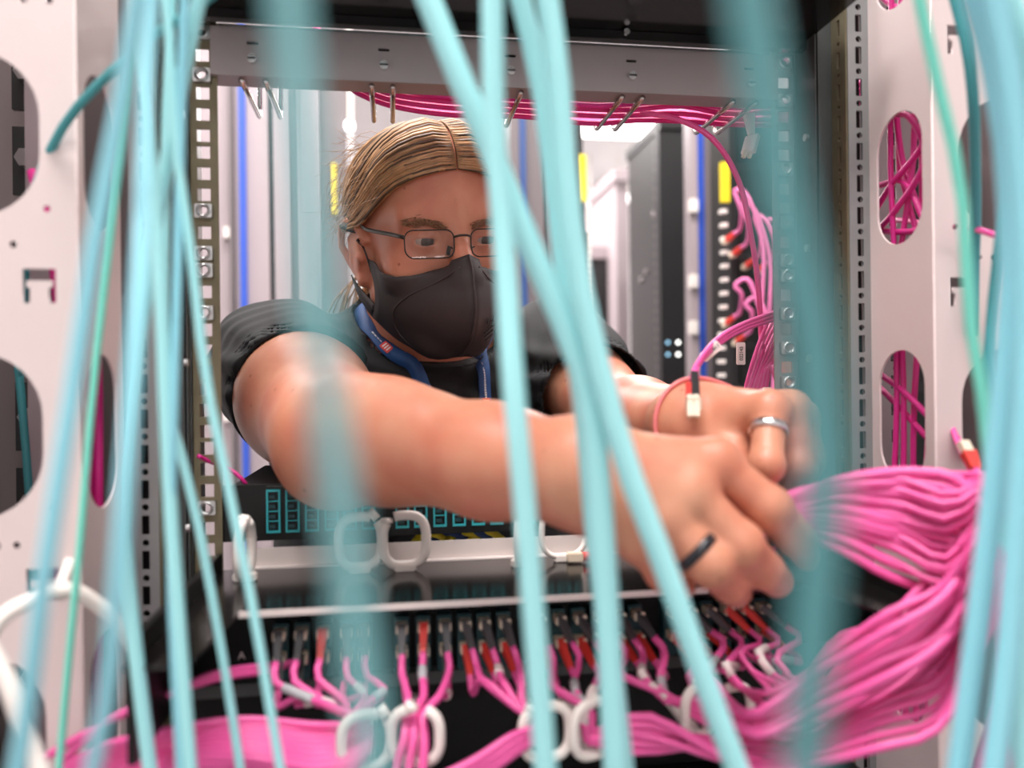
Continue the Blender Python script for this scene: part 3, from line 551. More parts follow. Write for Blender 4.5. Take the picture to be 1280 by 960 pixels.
for k in range(6):
    px, py = ((905, 268), (914, 285), (930, 300), (947, 305), (905, 372), (918, 395))[k]
    t = empty('patch_cable', at(px, py+30, 1.60), 'short red-booted pink patch cable on the black panel behind, %s from top' % ORD[k], 'patch cable', 'red-booted cords on the rear black panel')
    b0, b1 = at(px, py+35, 1.60), at(px+13, py+24, 1.555)
    MB().prism(b0, b0+(b1-b0)*.35, .011, .010).build('connector', 'connector', t); MB().prism(b0+(b1-b0)*.35, b1, .011, .010, taper=.7).build('boot', 'red_boot', t)
    cable('jacket', [b1, b1+(b1-b0)*.5, at(px+22, py-4, 1.50), at(px+14, py-30 if k < 4 else py-15, 1.50), at(px+32, py-20, 1.49), at(px+50, py+40, 1.49), at(px+48, py+110, 1.50)], .0042, 'pink_light', parent=t)

cable('pink_cable', [onY(248, 570, -.01), onY(262, 577, .0), onY(285, 585, .01), onY(308, 606, .012), onY(322, 640, .05)], .0016, 'magenta', 'thin pink cable running from the left rail behind the rear patch bay', 'cable')
# ---------------------------------------------------------------- turquoise cables hanging in front
def hang(pts, w, material, label, name='turquoise_cable', n=36):
    """pts: (photo x, photo y, distance); w: width in metres. Both ends run on beyond the frame."""
    P = [at(*p) for p in pts]
    if pts[0][1] <= 0: d = (P[0]-P[1]).normalized(); P = [P[0]+d*.35+UP*.12, P[0]+d*.12]+P
    if pts[-1][1] >= 955: d = (P[-1]-P[-2]).normalized(); P = P+[P[-1]+d*.12, P[-1]+d*.35-UP*.12]
    return cable(name, P, w/2, material, label, 'cable', 'turquoise cables hanging in front of the rack', n=n, sides=10)
hang([(172, -5, 0.252), (150, 135, 0.252), (122, 280, 0.249), (92, 480, 0.244), (55, 720, 0.237), (35, 880, 0.237), (22, 965, 0.237)], 0.0052, 'cyan_blue', 'pale blurred turquoise cable slanting down across the left channel')
hang([(174, -5, 0.413), (160, 125, 0.413), (140, 280, 0.413), (117, 480, 0.413), (100, 680, 0.413), (90, 780, 0.413), (74, 960, 0.413)], 0.0037, 'aqua_green', 'thin sea-green cable beside the pale one over the left channel')
hang([(177, -5, 0.372), (181, 100, 0.372), (188, 200, 0.372), (200, 350, 0.372), (206, 480, 0.372), (213, 630, 0.372), (222, 755, 0.372), (238, 965, 0.372)], 0.0063, 'cyan', 'bright turquoise cable falling nearly straight, just left of the frame post')
hang([(250, -5, 0.392), (226, 110, 0.392), (204, 230, 0.392), (185, 350, 0.392), (168, 480, 0.392), (156, 655, 0.392), (166, 780, 0.392), (188, 965, 0.392)], 0.0070, 'cyan', 'bright turquoise cable that bows left and crosses all others of its bunch')
hang([(207, -5, 0.382), (213, 65, 0.382), (222, 200, 0.382), (240, 325, 0.382), (258, 475, 0.382), (288, 620, 0.382), (320, 780, 0.382), (351, 965, 0.382)], 0.0045, 'cyan', 'rightmost turquoise cable of the left bunch, ending right of the rail')
hang([(215, -5, 0.424), (208, 150, 0.424), (206, 300, 0.424), (206, 480, 0.413), (222, 550, 0.413), (248, 655, 0.413), (280, 830, 0.413), (301, 965, 0.413)], 0.0047, 'cyan', 'turquoise cable that turns right halfway down, left of the rail')
hang([(231, -5, 0.382), (228, 90, 0.382), (224, 250, 0.382), (218, 480, 0.372), (214, 700, 0.372), (226, 965, 0.372)], 0.0044, 'cyan_blue', 'dim turquoise cable in the middle of the left bunch')
hang([(190, -5, 0.283), (183, 120, 0.275), (176, 300, 0.252), (164, 500, 0.229), (146, 730, 0.221), (136, 855, 0.221), (116, 965, 0.221)], 0.0046, 'cyan_blue', 'very pale blurred turquoise cable at the lower left')
hang([(262, -5, .42), (232, 20, .42), (190, 46, .43), (150, 80, .44), (90, 142, .455), (55, 205, .475), (38, 258, .495), (32, 330, .52), (28, 470, .53)], .0052, 'teal_cord', 'thin dark teal cable arching into the upper left oval')
hang([(362, -5, .108), (380, 200, .108), (398, 400, .108), (420, 580, .109), (442, 760, .11), (468, 965, .11)], .0048, 'turquoise_dimmed', 'turquoise cable very close up, blurred to a veil over the upper arm')  # weaker light on this cable is put into its dimmer turquoise
hang([(520, -40, 0.344), (580, 110, 0.344), (615, 190, 0.344), (650, 280, 0.344), (690, 370, 0.344), (718, 440, 0.344), (738, 500, 0.344), (748, 605, 0.344), (757, 730, 0.344), (770, 965, 0.344)], 0.0110, 'cyan', 'turquoise cable slanting over the man\'s cheek, then falling straight past the wrist')
hang([(615, -5, 0.318), (617, 125, 0.318), (622, 220, 0.318), (630, 300, 0.318), (636, 400, 0.314), (643, 500, 0.310), (652, 590, 0.310), (661, 690, 0.310), (672, 830, 0.310), (682, 965, 0.310)], 0.0090, 'cyan', 'straight turquoise cable beside the man\'s cheek and over the forearm')
hang([(650, -5, 0.361), (675, 100, 0.361), (693, 230, 0.361), (705, 340, 0.361), (722, 460, 0.361), (733, 540, 0.361), (745, 680, 0.361), (765, 830, 0.361), (780, 965, 0.361)], 0.0094, 'cyan', 'left one of two turquoise cables side by side in the upper middle')
hang([(684, -5, 0.335), (697, 90, 0.335), (709, 240, 0.335), (726, 360, 0.335), (752, 470, 0.335), (783, 580, 0.335), (830, 705, 0.335), (870, 820, 0.335), (922, 965, 0.335)], 0.0102, 'cyan', 'right one of two turquoise cables, bending away over the hand')
hang([(938, -5, .11), (962, 150, .11), (988, 300, .11), (1030, 480, .111), (1030, 640, .112), (1016, 780, .114), (1008, 965, .116)], 0.0062, 'turquoise_unlit', 'turquoise cable coloured as if in shade, very close up, veiling the right rail')  # turquoise like the others; the missing light is put into its darker colour
hang([(1149, -5, 0.344), (1164, 69, 0.344), (1183, 150, 0.344), (1199, 219, 0.344), (1207, 297, 0.344), (1212, 394, 0.344), (1227, 487, 0.344), (1240, 600, 0.344), (1256, 667, 0.340), (1279, 750, 0.335), (1340, 965, 0.327)], 0.0051, 'aqua_green', 'leftmost pale sea-green cable over the right channel')
hang([(1193, -5, .46), (1209, 60, .46), (1217, 130, .47), (1219, 200, .50), (1220, 270, .53), (1218, 330, .545), (1217, 420, .55)], .0065, 'teal_cord', 'dark teal cable running down into the upper right oval')
hang([(1218, -5, 0.310), (1236, 60, 0.310), (1254, 150, 0.310), (1263, 250, 0.310), (1266, 330, 0.310), (1258, 450, 0.310), (1244, 600, 0.310), (1231, 712, 0.310), (1212, 862, 0.310), (1199, 965, 0.310)], 0.0092, 'cyan_blue', 'thick turquoise cable on the right bowing back left to the bottom')
hang([(1240, -5, 0.292), (1262, 100, 0.292), (1276, 220, 0.292), (1284, 340, 0.292), (1284, 480, 0.292), (1275, 620, 0.292), (1264, 787, 0.292), (1243, 965, 0.292)], 0.0088, 'cyan_blue', 'outer thick turquoise cable on the right, blurred')
hang([(1262, -5, 0.318), (1292, 80, 0.318), (1310, 260, 0.318), (1300, 480, 0.318), (1284, 700, 0.318), (1280, 965, 0.318)], 0.0084, 'cyan', 'turquoise cable at the very right edge')
hang([(1232, -5, .44), (1250, 90, .44), (1255, 230, .44), (1240, 380, .46), (1236, 480, .46), (1258, 600, .46), (1272, 760, .46)], .0052, 'teal_cord', 'slim teal cable behind the thick turquoise ones on the right')
cable('turquoise_cable', [at(20, 440, .60), at(25, 480, .60), at(33, 570, .60), at(38, 650, .60), at(44, 800, .60)], .003, 'teal_cord', 'teal cable inside the lower left oval', 'cable')

# white plastic hoop and white cable at the lower left
hp = empty('cable_hoop', at(90, 735, .44), 'big white plastic cable hoop clipped to the hook of the left channel', 'cable hoop')
P = [at(-40, 960, .40), at(-30, 860, .40), at(-8, 785, .405), (at(35, 752, .415)), at(88, 738, .43), at(125, 758, .44), at(152, 785, .445), at(168, 815, .45), at(178, 880, .455), at(182, 960, .455)]
v, f = tube_geo(catmull(P, 40), .0042, 10); pyd('hoop', v, f, hp, 'white_plastic', True)
v, f = tube_geo(catmull([at(75, 745, .435), at(78, 728, .45), at(84, 712, .462), at(88, 700, .466)], 8), .0035, 8); pyd('hook_clip', v, f, hp, 'white_plastic', True)
cable('white_cable', [at(-60, 740, .34), at(-20, 800, .34), at(8, 850, .34), at(32, 915, .34), at(50, 965, .34), at(90, 1080, .34)], .0040, 'white_plastic', 'white cable crossing the lower left corner', 'cable')

# ---------------------------------------------------------------- background: the rack row behind the man
def bx(px0, px1, y, depth, z0, z1, name, material, parent):
    a, b = onY(px0, 400, y).x, onY(px1, 400, y).x; return MB().box((a, y, z0), (b, y+depth, z1)).build(name, material, parent)
t = empty('rack_cabinet', (onY(345, 400, 1.3).x, 1.3, 0), 'pale grey rack cabinet with blue trunking strip, behind the man to the left', 'rack cabinet')
bx(240, 296, 1.32, .5, 0, 2.3, 'side_post', 'rack_light', t); bx(288, 293, 1.30, .02, 0, 2.3, 'edge_strip', 'rack_mid', t); bx(301, 309, 1.295, .02, 0, 2.3, 'blue_strip', 'blue', t); bx(296, 338, 1.31, .5, 0, 2.3, 'door_panel', 'rack_light', t)
bx(338, 345, 1.33, .4, 0, 2.3, 'door_gap', 'rack_dark', t); bx(345, 366, 1.31, .5, 0, 2.3, 'door_panel', 'rack_light', t); bx(366, 376, 1.325, .3, 0, 2.3, 'edge_strip', 'rack_mid', t); bx(376, 400, 1.3, .5, 0, 2.3, 'door_panel', 'rack_light', t)
bx(400, 436, 1.34, .4, 0, 2.3, 'recess_panel', 'rack_mid', t); bx(415, 422, 1.33, .01, Z0+.42, Z0+.54, 'yellow_label', 'yellow', t)['label'] = 'narrow yellow label'
for py in (290, 420, 520): p = onY(283, py, 1.30); MB().box((p.x-.006, 1.30, p.z-.012), (p.x+.006, 1.32, p.z+.012)).build('hinge', 'white_plastic', t)
t = empty('rack_cabinet', (onY(690, 400, 1.3).x, 1.3, 0), 'grey rack cabinet with blue strip and bright connector column, right of the man', 'rack cabinet')
bx(640, 652, 1.3, .5, 0, 2.3, 'side_post', 'rack_mid', t); bx(652, 660, 1.295, .03, 0, 2.3, 'blue_strip', 'bluegrey', t); bx(660, 682, 1.31, .5, 0, 2.3, 'door_panel', 'rack_mid', t); bx(682, 686, 1.33, .4, 0, 2.3, 'door_gap', 'rack_dark', t); bx(686, 716, 1.31, .5, 0, 2.3, 'door_panel', 'rack_mid', t)
bx(716, 731, 1.31, .5, 0, 2.3, 'port_column', 'rack_dark', t); a = bx(731, 738, 1.30, .03, 0, Z0+.38, 'connector_strip', 'rack_dark', t)
bx(726, 735, 1.295, .02, Z0+.455, Z0+.57, 'yellow_label', 'yellow', t)['label'] = 'yellow label above the bright connectors'
for k in range(26):
    p = onY(734.5+J(k, 1.2), 258+8.2*k, 1.295); MB().box((p.x-.006, 1.285, p.z-.0055), (p.x+.006, 1.30, p.z+.0055)).build('white_connector', 'white_plastic', a)
MB().box((onY(240, 400, 1.35).x, 1.35, 2.3), (onY(745, 400, 1.35).x, 1.55, 2.38)).build('cable_tray', 'rack_mid', None); o = bpy.context.scene.objects['cable_tray.001']; rebase(o); tag(o, 'grey overhead cable tray joining the rack tops behind the man', 'cable tray')
def perf_door(x0, x1, y, z0, z1, name, parent, material='rack_dark', nx=6, pitch=.03):
    o = MB().box((x0, y, z0), (x1, y+.02, z1)).build(name, material, parent); q = MB()
    return o
t = empty('server_cabinet', (.83, 1.9, 0), 'tall black server cabinet with perforated doors right of the bright gap', 'server cabinet')
MB().box((.695, 1.66, 0), (1.25, 1.95, 2.2)).build('side_wall', 'cab_grey', t); MB().box((.69, 1.63, 0), (1.25, 1.66, 2.2)).build('front_door', 'rack_dark', t); MB().box((.69, 1.62, 2.2), (1.26, 1.96, 2.23)).build('roof', 'rack_dark', t)
q = MB()
for k in range(60):
    z = .6+.028*k; q.box((.688, 1.66, z), (.691, 1.672, z+.014))
q.build('edge_perforation', 'rack_mid', t)['kind'] = 'stuff'
for px, py in ((808, 340), (802, 350), (818, 268)): p = CAM+(at(px, py, 1)-CAM)*((.694-CAM.x)/(at(px, py, 1)-CAM).x); MB().tube([p+Vector((-.004, 0, 0)), p], .009, 10).build('lamp_dot', 'rack_light', t, True)
for px, py, mt in ((835, 428, 'led_blue'), (848, 428, 'led_white'), (835, 443, 'led_blue'), (848, 443, 'led_white')):
    p = onY(px, py, 1.628); MB().tube([p, p+Vector((0, .004, 0))], .0045, 8).build('status_light', mt, t, True)
t = empty('trunking_post', (onY(880, 400, 1.3).x, 1.3, 0), 'narrow silver trunking post with a blue stripe in front of the black cabinet', 'trunking')
bx(866, 874, 1.3, .05, 0, 2.2, 'light_edge', 'rack_light', t); bx(874, 883, 1.305, .05, 0, 2.2, 'blue_strip', 'blue', t); bx(883, 897, 1.3, .05, 0, 2.2, 'grey_edge', 'rack_mid', t)
for py in (258, 352, 410): p = onY(866, py, 1.295); MB().box((p.x-.012, 1.285, p.z-.018), (p.x+.012, 1.30, p.z+.018)).build('latch', 'white_plastic', t, False, .003)
t = empty('patch_rack', (.77, .95, 0), 'black patch rack with white port dots and yellow label, behind right rail', 'patch rack')
MB().box((.585, .9, 0), (1.05, 1.0, 2.25)).build('panel_wall', 'rack_dark', t); bxp = onY(906, 228, .895); MB().box((bxp.x-.009, .89, bxp.z-.04), (bxp.x+.009, .9, bxp.z+.04)).build('yellow_label', 'yellow', t)
for k in range(15):
    py = 265+17*k; p = onY(903+J(k, 2), py, .895); MB().box((p.x-.006, .885, p.z-.004), (p.x+.006, .9, p.z+.004)).build('port', 'white_plastic', t)
for k in range(11): MB().box((.60, .893, Z0-.36+.09*k), (1.04, .9, Z0-.36+.09*k+.07)).build('patch_panel_face', 'black_satin', t)
for k, (x0, x1, y, h, mtl, lb) in enumerate((((740, 769, 2.75, 2.05, 'cab_grey', 'grey cabinet with a small yellow label in the bright gap')), ((772, 787, 2.6, 2.35, 'rack_light', 'white pillar-like cabinet end in the bright gap')))):
    t = empty('far_cabinet', (onY((x0+x1)/2, 400, y).x, y, 0), lb, 'cabinet'); bx(x0, x1, y, .7, 0, h, 'body', mtl, t); a, b = onY(x0, 400, y).x, onY(x1, 400, y).x; MB().box((a-.01, y-.012, h-.05), (b+.01, y+.72, h)).build('top_trim', 'rack_light', t)
    if k == 0: bx(763, 768, y-.01, .01, Z0+.36, Z0+.5, 'yellow_label', 'yellow', t); bx(753, 755, y-.012, .012, .1, h-.1, 'door_gap', 'rack_dark', t)
    else: bx(778, 780, y-.012, .012, .1, Z0+.05, 'door_gap', 'rack_dark', t)
for k, (x, y) in enumerate(((-1.1, 3.7), (.1, 4.3))):
    t = empty('far_cabinet', (x, y, 0), ('pale far cabinet to the left of the gap', 'pale far cabinet behind the man\'s head')[k], 'cabinet'); MB().box((x-.3, y, 0), (x+.3, y+.8, 2.0)).build('body', 'rack_light', t); MB().box((x-.29, y-.02, .1), (x+.29, y, 1.95)).build('door', 'rack_light', t)
for k, (px0, px1, py, y) in enumerate(((737, 774, 250, 4.6), (785, 832, 248, 4.6))):
    a, b = onY(px0, py, y), onY(px1, py, y); t = empty('tube_lamp', ((a.x+b.x)/2, y, a.z), ('left', 'right')[k]+' one of two bright horizontal tube lamps in the gap', 'lamp'); MB().tube([(a.x, y, a.z), (b.x, y, a.z)], .03, 10).build('tube', 'lamp', t, True); MB().box((a.x, y-.02, a.z+.03), (b.x, y+.02, a.z+.06)).build('housing', 'white_plastic', t)
    q = MB(); q.box((a.x, y-.004, a.z+.06), (a.x+.008, y+.004, CEIL)).box((b.x-.008, y-.004, a.z+.06), (b.x, y+.004, CEIL)).build('hanger', 'white_plastic', t)

p = onY(437, 158, 1.33); t = empty('spot_lamp', p, 'small round white lamp under the overhead tray, left of the man\'s head', 'lamp'); MB().tube([p, p+Vector((0, -.012, 0))], .012, 14).build('bulb', 'led_white', t, True); MB().tube([p+Vector((0, .004, 0)), p+Vector((0, .02, 0)), p+Vector((0, .02, .55))], .008, 8).build('stem', 'white_plastic', t)
# ---------------------------------------------------------------- the man
BAS = np.array([tuple(RIGHT), tuple(FWD), (0, 0, 1)]); CW = np.array(tuple(CAM))
def tw(P): return np.asarray(P)@BAS+CW                       # camera-aligned frame -> world
H0 = np.array((-.082, .815, .138)); th, ph, ro = R(24), R(11), R(5); HS = .935
fv = np.array((math.sin(th)*math.cos(ph), -math.cos(th)*math.cos(ph), -math.sin(ph))); rv = np.array((math.cos(th), math.sin(th), 0)); uv = np.array((math.sin(th)*math.sin(ph), -math.cos(th)*math.sin(ph), math.cos(ph)))
rv, uv = rv*math.cos(ro)+uv*math.sin(ro), uv*math.cos(ro)-rv*math.sin(ro)
HM = np.stack([rv, fv, uv], 1)*HS                               # head axes: across (towards picture right), out of the face, up
def hw(p): return tw(H0+np.asarray(p, float)@HM.T)           # head frame -> world
ROOT = tw(np.array((-.05, 1.02, 0.))); ROOT[2] = 0
man = empty('person', Vector(ROOT.tolist()), 'man with long fair hair, glasses and black mask, reaching through the rack', 'person', rz=-YAW)
bpy.context.view_layer.update()
EC = np.array((.0315, .0775, .016))
def f_head(P):
    q = (P-H0)@HM/HS**2; x = q[:, 0]; s = np.stack([np.abs(x), q[:, 1], q[:, 2]], 1)
    d = ell(q, (0, -.015, .045), (.0755, .097, .085))
    d = smin(d, ell(q, (0, .040, -.012), (.060, .050, .080)), .03)
    d = smin(d, rc(s, (.046, .005, -.045), (.014, .07, -.082), .020, .017), .035); d = smin(d, rc(q, (0, .01, -.040), (0, .062, -.074), .045, .024), .03)
    d = smin(d, rc(s, (.012, .0825, .036), (.044, .071, .037), .010, .010), .018); d = smin(d, sph(s, (.042, .060, -.014), .022), .02)
    d = smin(d, ell(q, (0, .045, .075), (.058, .045, .05)), .03)
    d = smax(d, -ell(s, (.0325, .107, .012), (.020, .019, .0155)), .012)
    d = smin(d, rc(q, (0, .0885, .024), (0, .114, -.022), .0078, .0125), .013); d = smin(d, sph(s, (.012, .100, -.026), .009), .006)
    d = smin(d, sph(s, EC, .0139), .005)
    d = smax(d, -ell(s, EC+(0.0005, .0135, -.0024), (.0120, .012, .0032)), .0012)
    e = np.full(len(P), 9.)
    ch = [(.073, .012, .014), (.080, .007, .027), (.086, -.008, .034), (.0905, -.022, .027), (.0905, -.026, .008), (.083, -.020, -.010), (.075, -.008, -.026)]
    for a, b in zip(ch[:-1], ch[1:]): e = np.minimum(e, rc(s, a, b, .0040, .0038))
    e = smin(e, sph(s, (.0725, -.001, -.027), .0085), .006); e = smin(e, ell(s, (.069, -.008, -.006), (.010, .019, .026)), .006); e = smin(e, ell(s, (.078, -.010, .006), (.0060, .0185, .029)), .004)
    e = smax(e, -ell(s, (.0875, -.004, -.002), (.0060, .0085, .012)), .003); e = smin(e, ell(s, (.0765, -.006, .002), (.004, .015, .022)), .003); e = smin(e, sph(s, (.0775, .0075, -.004), .0052), .004); e = smin(e, rc(s, (.083, -.018, .016), (.082, -.012, -.010), .0028, .0028), .003)
    return smin(d, e, .006)*HS
NB = np.array((-.098, .905, .028)); NT = H0+HM@np.array((0, -.025, -.045))
def f_neck(P): return rc(P, NT, NB, .054, .060)
SR, SL = np.array((-.245, .835, .028)), np.array((.058, 1.02, .045)); TX = (SL-SR)/np.linalg.norm(SL-SR); TN = np.array((TX[1], -TX[0], 0)); TN /= np.linalg.norm(TN); MC = (SR+SL)/2
def tor(P): q = P-MC; return np.stack([q@TX, q@TN, q[:, 2]], 1)
def f_torso(P):
    q = tor(P); d = ell(q, (0, -.01, -.17), (.178, .112, .235)); d = smin(d, ell(q, (0, -.02, -.43), (.158, .105, .23)), .05)
    for s in (SR, SL): d = smin(d, rc(P, NB-(0, 0, .02), s-(0, 0, .012), .052, .050), .05)
    return d
ER, WR = camf(424, 550, .58), camf(732, 592, .452); EL, WL = np.array((.108, .80, -.042)), camf(868, 532, .565)
lerp = lambda a, b, t: a+(b-a)*t
def f_upper(P, s, e, gr=0): return rc(P, s, e, .056+gr, .047+gr)
def f_armR(P):
    d = smin(rc(P, SR, ER, .057, .047), sph(P, lerp(SR, ER, .55)+(0, -.004, -.004), .052), .03); m = lerp(ER, WR, .26)+(0, 0, .003)
    d = smin(d, rc(P, ER, m, .041, .0405), .02); d = smin(d, rc(P, m, lerp(ER, WR, .68), .0405, .0315), .015); d = smin(d, rc(P, lerp(ER, WR, .68), WR, .0335, .0275), .02)
    d = smin(d, sph(P, ER+(-.006, -.006, -.016), .024), .02); d = smin(d, rc(P, lerp(ER, WR, .1)+(0, -.02, .02), lerp(ER, WR, .4)+(0, -.012, .016), .026, .02), .02); return d
def f_armL(P):
    m = lerp(EL, WL, .28); d = smin(rc(P, SL, EL, .056, .045), rc(P, EL, m, .043, .043), .02); d = smin(d, rc(P, m, WL, .043, .0265), .02); return d
RH = [([(893, 580, .452), (962, 636, .446), (994, 674, .460), (1008, 694, .478)], (.0112, .0102, .0092, .0082)),
      ([(860, 615, .437), (926, 682, .430), (955, 712, .446), (970, 726, .464)], (.0112, .0104, .0094, .0084)),
      ([(829, 648, .432), (888, 706, .424), (912, 730, .440), (920, 740, .460)], (.0106, .0098, .0090, .0080)),
      ([(800, 674, .438), (832, 715, .436), (846, 728, .452), (852, 733, .468)], (.0098, .0088, .0080, .0072))]
RT = [(770, 590, .475), (850, 600, .505), (915, 622, .52), (962, 640, .51)]
LH = [([(962, 512, .512), (958, 582, .490), (944, 614, .502), (936, 628, .520)], (.0108, .0100, .0090, .0080)),
      ([(988, 512, .530), (998, 584, .515), (988, 616, .530), (974, 630, .545)], (.0108, .0100, .0090, .0080)),
      ([(1000, 522, .550), (1012, 574, .540), (1002, 604, .552), (990, 618, .566)], (.0102, .0094, .0086, .0076)),
      ([(1002, 540, .570), (1008, 580, .565), (1000, 600, .575), (990, 612, .585)], (.0092, .0082, .0076, .0070))]
LT = [(885, 545, .548), (912, 572, .522), (936, 602, .506), (956, 622, .500)]
def hand(fingers, thumb, wrist, wr, thr, fat=1.0):
    F = [([camf(*p) for p in pts], tuple(x*fat for x in rr)) for pts, rr in fingers]; T = [camf(*p) for p in thumb]
    def f(P):
        palm = np.full(len(P), 9.)
        for pts, rr in F: palm = smin(palm, rc(P, wrist, pts[0], wr, rr[0]*1.12), .016)
        for a, b in zip(F[:-1], F[1:]): palm = smin(palm, rc(P, a[0][0]*.93+wrist*.07, b[0][0]*.93+wrist*.07, .0105, .0105), .006)
        palm = smin(palm, rc(P, wrist, T[1], wr*.8, thr[1]), .014)
        out = palm
        for pts, rr in F:
            d = np.full(len(P), 9.)
            for k in range(3): d = smin(d, rc(P, pts[k], pts[k+1], rr[k], rr[k+1]), .003)
            d = smin(d, sph(P, pts[1]*.98+pts[0]*.02, rr[1]*1.08), .004); d = smin(d, sph(P, pts[0], rr[0]*1.14), .006)
            out = np.minimum(smin(out, d, .0035), 9.)
        d = np.full(len(P), 9.)
        for k in (1, 2): d = smin(d, rc(P, T[k], T[k+1], thr[k], thr[k+1]), .003)
        return smin(out, d, .005)
    return f, F, T
f_hR, FR, TR = hand(RH, RT, WR, .0255, (.02, .0145, .0115, .009), 1.14); f_hL, FL, TL = hand(LH, LT, WL, .0235, (.018, .0135, .0112, .009))
def grouped(fs):
    def f(P):
        out = np.full(len(P), 9.)
        for fn, c, r, k in fs:
            dist = np.linalg.norm(P-c, axis=1)-r; m = dist < .035; v = np.maximum(dist, .02)
            if m.any(): v[m] = fn(P[m])
            out = smin(out, v, k)
        return out
    return f
f_body = grouped([(f_head, H0+HM@np.array((0, 0, .015)), .16, .012), (f_neck, (NT+NB)/2, .11, .02), (lambda P: smax(f_torso(P), -(P[:, 2]+.30), .02), MC-(0, 0, .12), .33, .03), (f_armR, lerp(SR, WR, .5), .34, .03), (f_armL, lerp(SL, WL, .5), .33, .03),
                  (f_hR, lerp(WR, FR[1][0][2], .5), .13, .012), (f_hL, lerp(WL, FL[1][0][2], .5), .12, .012)])
V, F = mesh_sdf(f_body, (-.34, .36, -.34), (.22, 1.20, .30), .0019)
body = np_mesh('body', tw(V), F, man, 'skin', 1)

# clothing
hemR, hemL = lerp(SR, ER, .53), lerp(SL, EL, .66); aR = (ER-SR)/np.linalg.norm(ER-SR); aL = (EL-SL)/np.linalg.norm(EL-SL)
c1, c2, c3 = camf(548, 462, .815), camf(462, 402, .90), camf(622, 415, .93); cn = np.cross(c2-c1, c3-c1); cn /= np.linalg.norm(cn); cn *= np.sign(cn[2])
def f_collar_plane(P): return (P-c1)@cn
def f_shirt(P):
    d = f_torso(P)-.010
    sR = np.maximum(rc(P, SR, ER, .067, .060), (P-hemR)@aR); sL = np.maximum(rc(P, SL, EL, .067, .060), (P-hemL)@aL)
    d = smin(d, sR, .02); d = smin(d, sL, .02); d = smin(d, f_neck(P)-.012, .03)
    w = np.sin(P[:, 0]*62+9*np.sin(P[:, 2]*23)+P[:, 1]*31)*np.sin(P[:, 2]*37+P[:, 0]*21)*.0030+np.sin((P-SR)@aR*150+4*np.sin(P[:, 2]*40))*.0012*np.exp(-((P-SR)@(P-SR).T.diagonal() if False else np.linalg.norm(P-SR, axis=1)**2)/.012)
    d = d+w
    d = np.maximum(d, -np.maximum(.002-f_collar_plane(P), f_neck(P)-.020))
    d = np.maximum(d, -np.maximum(f_neck(P)-.004, -(f_collar_plane(P)+.03)))
    for S_, E_, hem, ax in ((SR, ER, hemR, aR), (SL, EL, hemL, aL)): d = np.maximum(d, -np.maximum(rc(P, S_, E_, .0615, .0555), -((P-hem)@ax+.035)))
    return np.maximum(d, -(P[:, 2]+.62))
V, F = mesh_sdf(f_shirt, (-.36, .62, -.66), (.24, 1.26, .16), .0034); np_mesh('t_shirt', tw(V), F, man, 'shirt', 1)['label'] = 'plain black T-shirt with short sleeves'
V, F = mesh_sdf(lambda P: np.maximum(np.abs(f_neck(P)-.0165)-.0045, np.abs(f_collar_plane(P)+.008)-.011), (-.2, .76, -.06), (.02, 1.02, .14), .0022)
np_mesh('shirt_collar', tw(V), F, man, 'shirt', 2)
HL = -Z0
def f_trousers(P):
    q = tor(P); d = ell(q, (0, -.02, -.66), (.165, .115, .15))
    for s in (-1, 1):
        hip = MC+TX*(s*.09)+(0, .02, -.70); knee = hip+TX*(s*.02)+TN*.02+(0, 0, -.36); ank = knee-TN*.01; ank = ank.copy(); ank[2] = HL+.06
        d = smin(d, rc(P, hip, knee, .092, .066), .04); d = smin(d, rc(P, knee, ank, .066, .055), .03)
    return np.maximum(d, -(P[:, 2]-HL-.03))
V, F = mesh_sdf(f_trousers, (-.4, .7, HL-.02), (.25, 1.2, -.48), .012); np_mesh('trousers', tw(V), F, man, 'trousers', 1)
for s in (-1, 1):
    b = MC+TX*(s*.11)+TN*.01; b = np.array((b[0], b[1]+.02, HL))
    fs = lambda P: np.maximum(smin(rc(P, b+(0, 0, .045)-TN*.03, b+(0, 0, .035)+TN*.15, .045, .035), rc(P, b+(0, 0, .04), b+(0, 0, .11), .045, .05), .03), -(P[:, 2]-HL-.002))
    V, F = mesh_sdf(fs, b-(.28, .28, .02), b+(.28, .28, .2), .008); np_mesh('shoe', tw(V), F, man, 'shoe', 1)

# hair: combed back from a centre parting into a low tail
def scalp(dirs, off):
    """points on the skull in direction dirs (from the cranium centre), off metres out"""
    c = np.array((0, -.015, .045)); D = dirs/np.linalg.norm(dirs, axis=1, keepdims=True); r = np.full(len(D), .05)
    for _ in range(14): r = r-f_head(H0+(c+D*r[:, None])@HM.T)*.9
    return c+D*(r+off)[:, None]
def slerp(a, b, t):
    a = a/np.linalg.norm(a); b = b/np.linalg.norm(b); w = math.acos(np.clip(a@b, -1, 1)); return (np.sin((1-t)*w)[:, None]*a+np.sin(t*w)[:, None]*b)/math.sin(w)
cc = np.array((0, -.015, .045))
def strand_dirs(side, f, n):
    s0 = [(.001, .088, .080), (.046, .070, .066), (.069, .042, .045), (.0765, .008, .030), (.074, -.05, .026), (.02, -.112, .016)]; s1 = [(.001, -.07, .128), (.035, -.072, .118), (.058, -.076, .10), (.070, -.08, .078), (.056, -.098, .056), (.02, -.112, .034)]
    C = np.array([lerp(np.array(p), np.array(q), f)*(side, 1, 1)-cc for p, q in zip(s0, s1)]); C /= np.linalg.norm(C, axis=1, keepdims=True); return catmull(C, n)
NT_ = 26; hv, hf = [], []
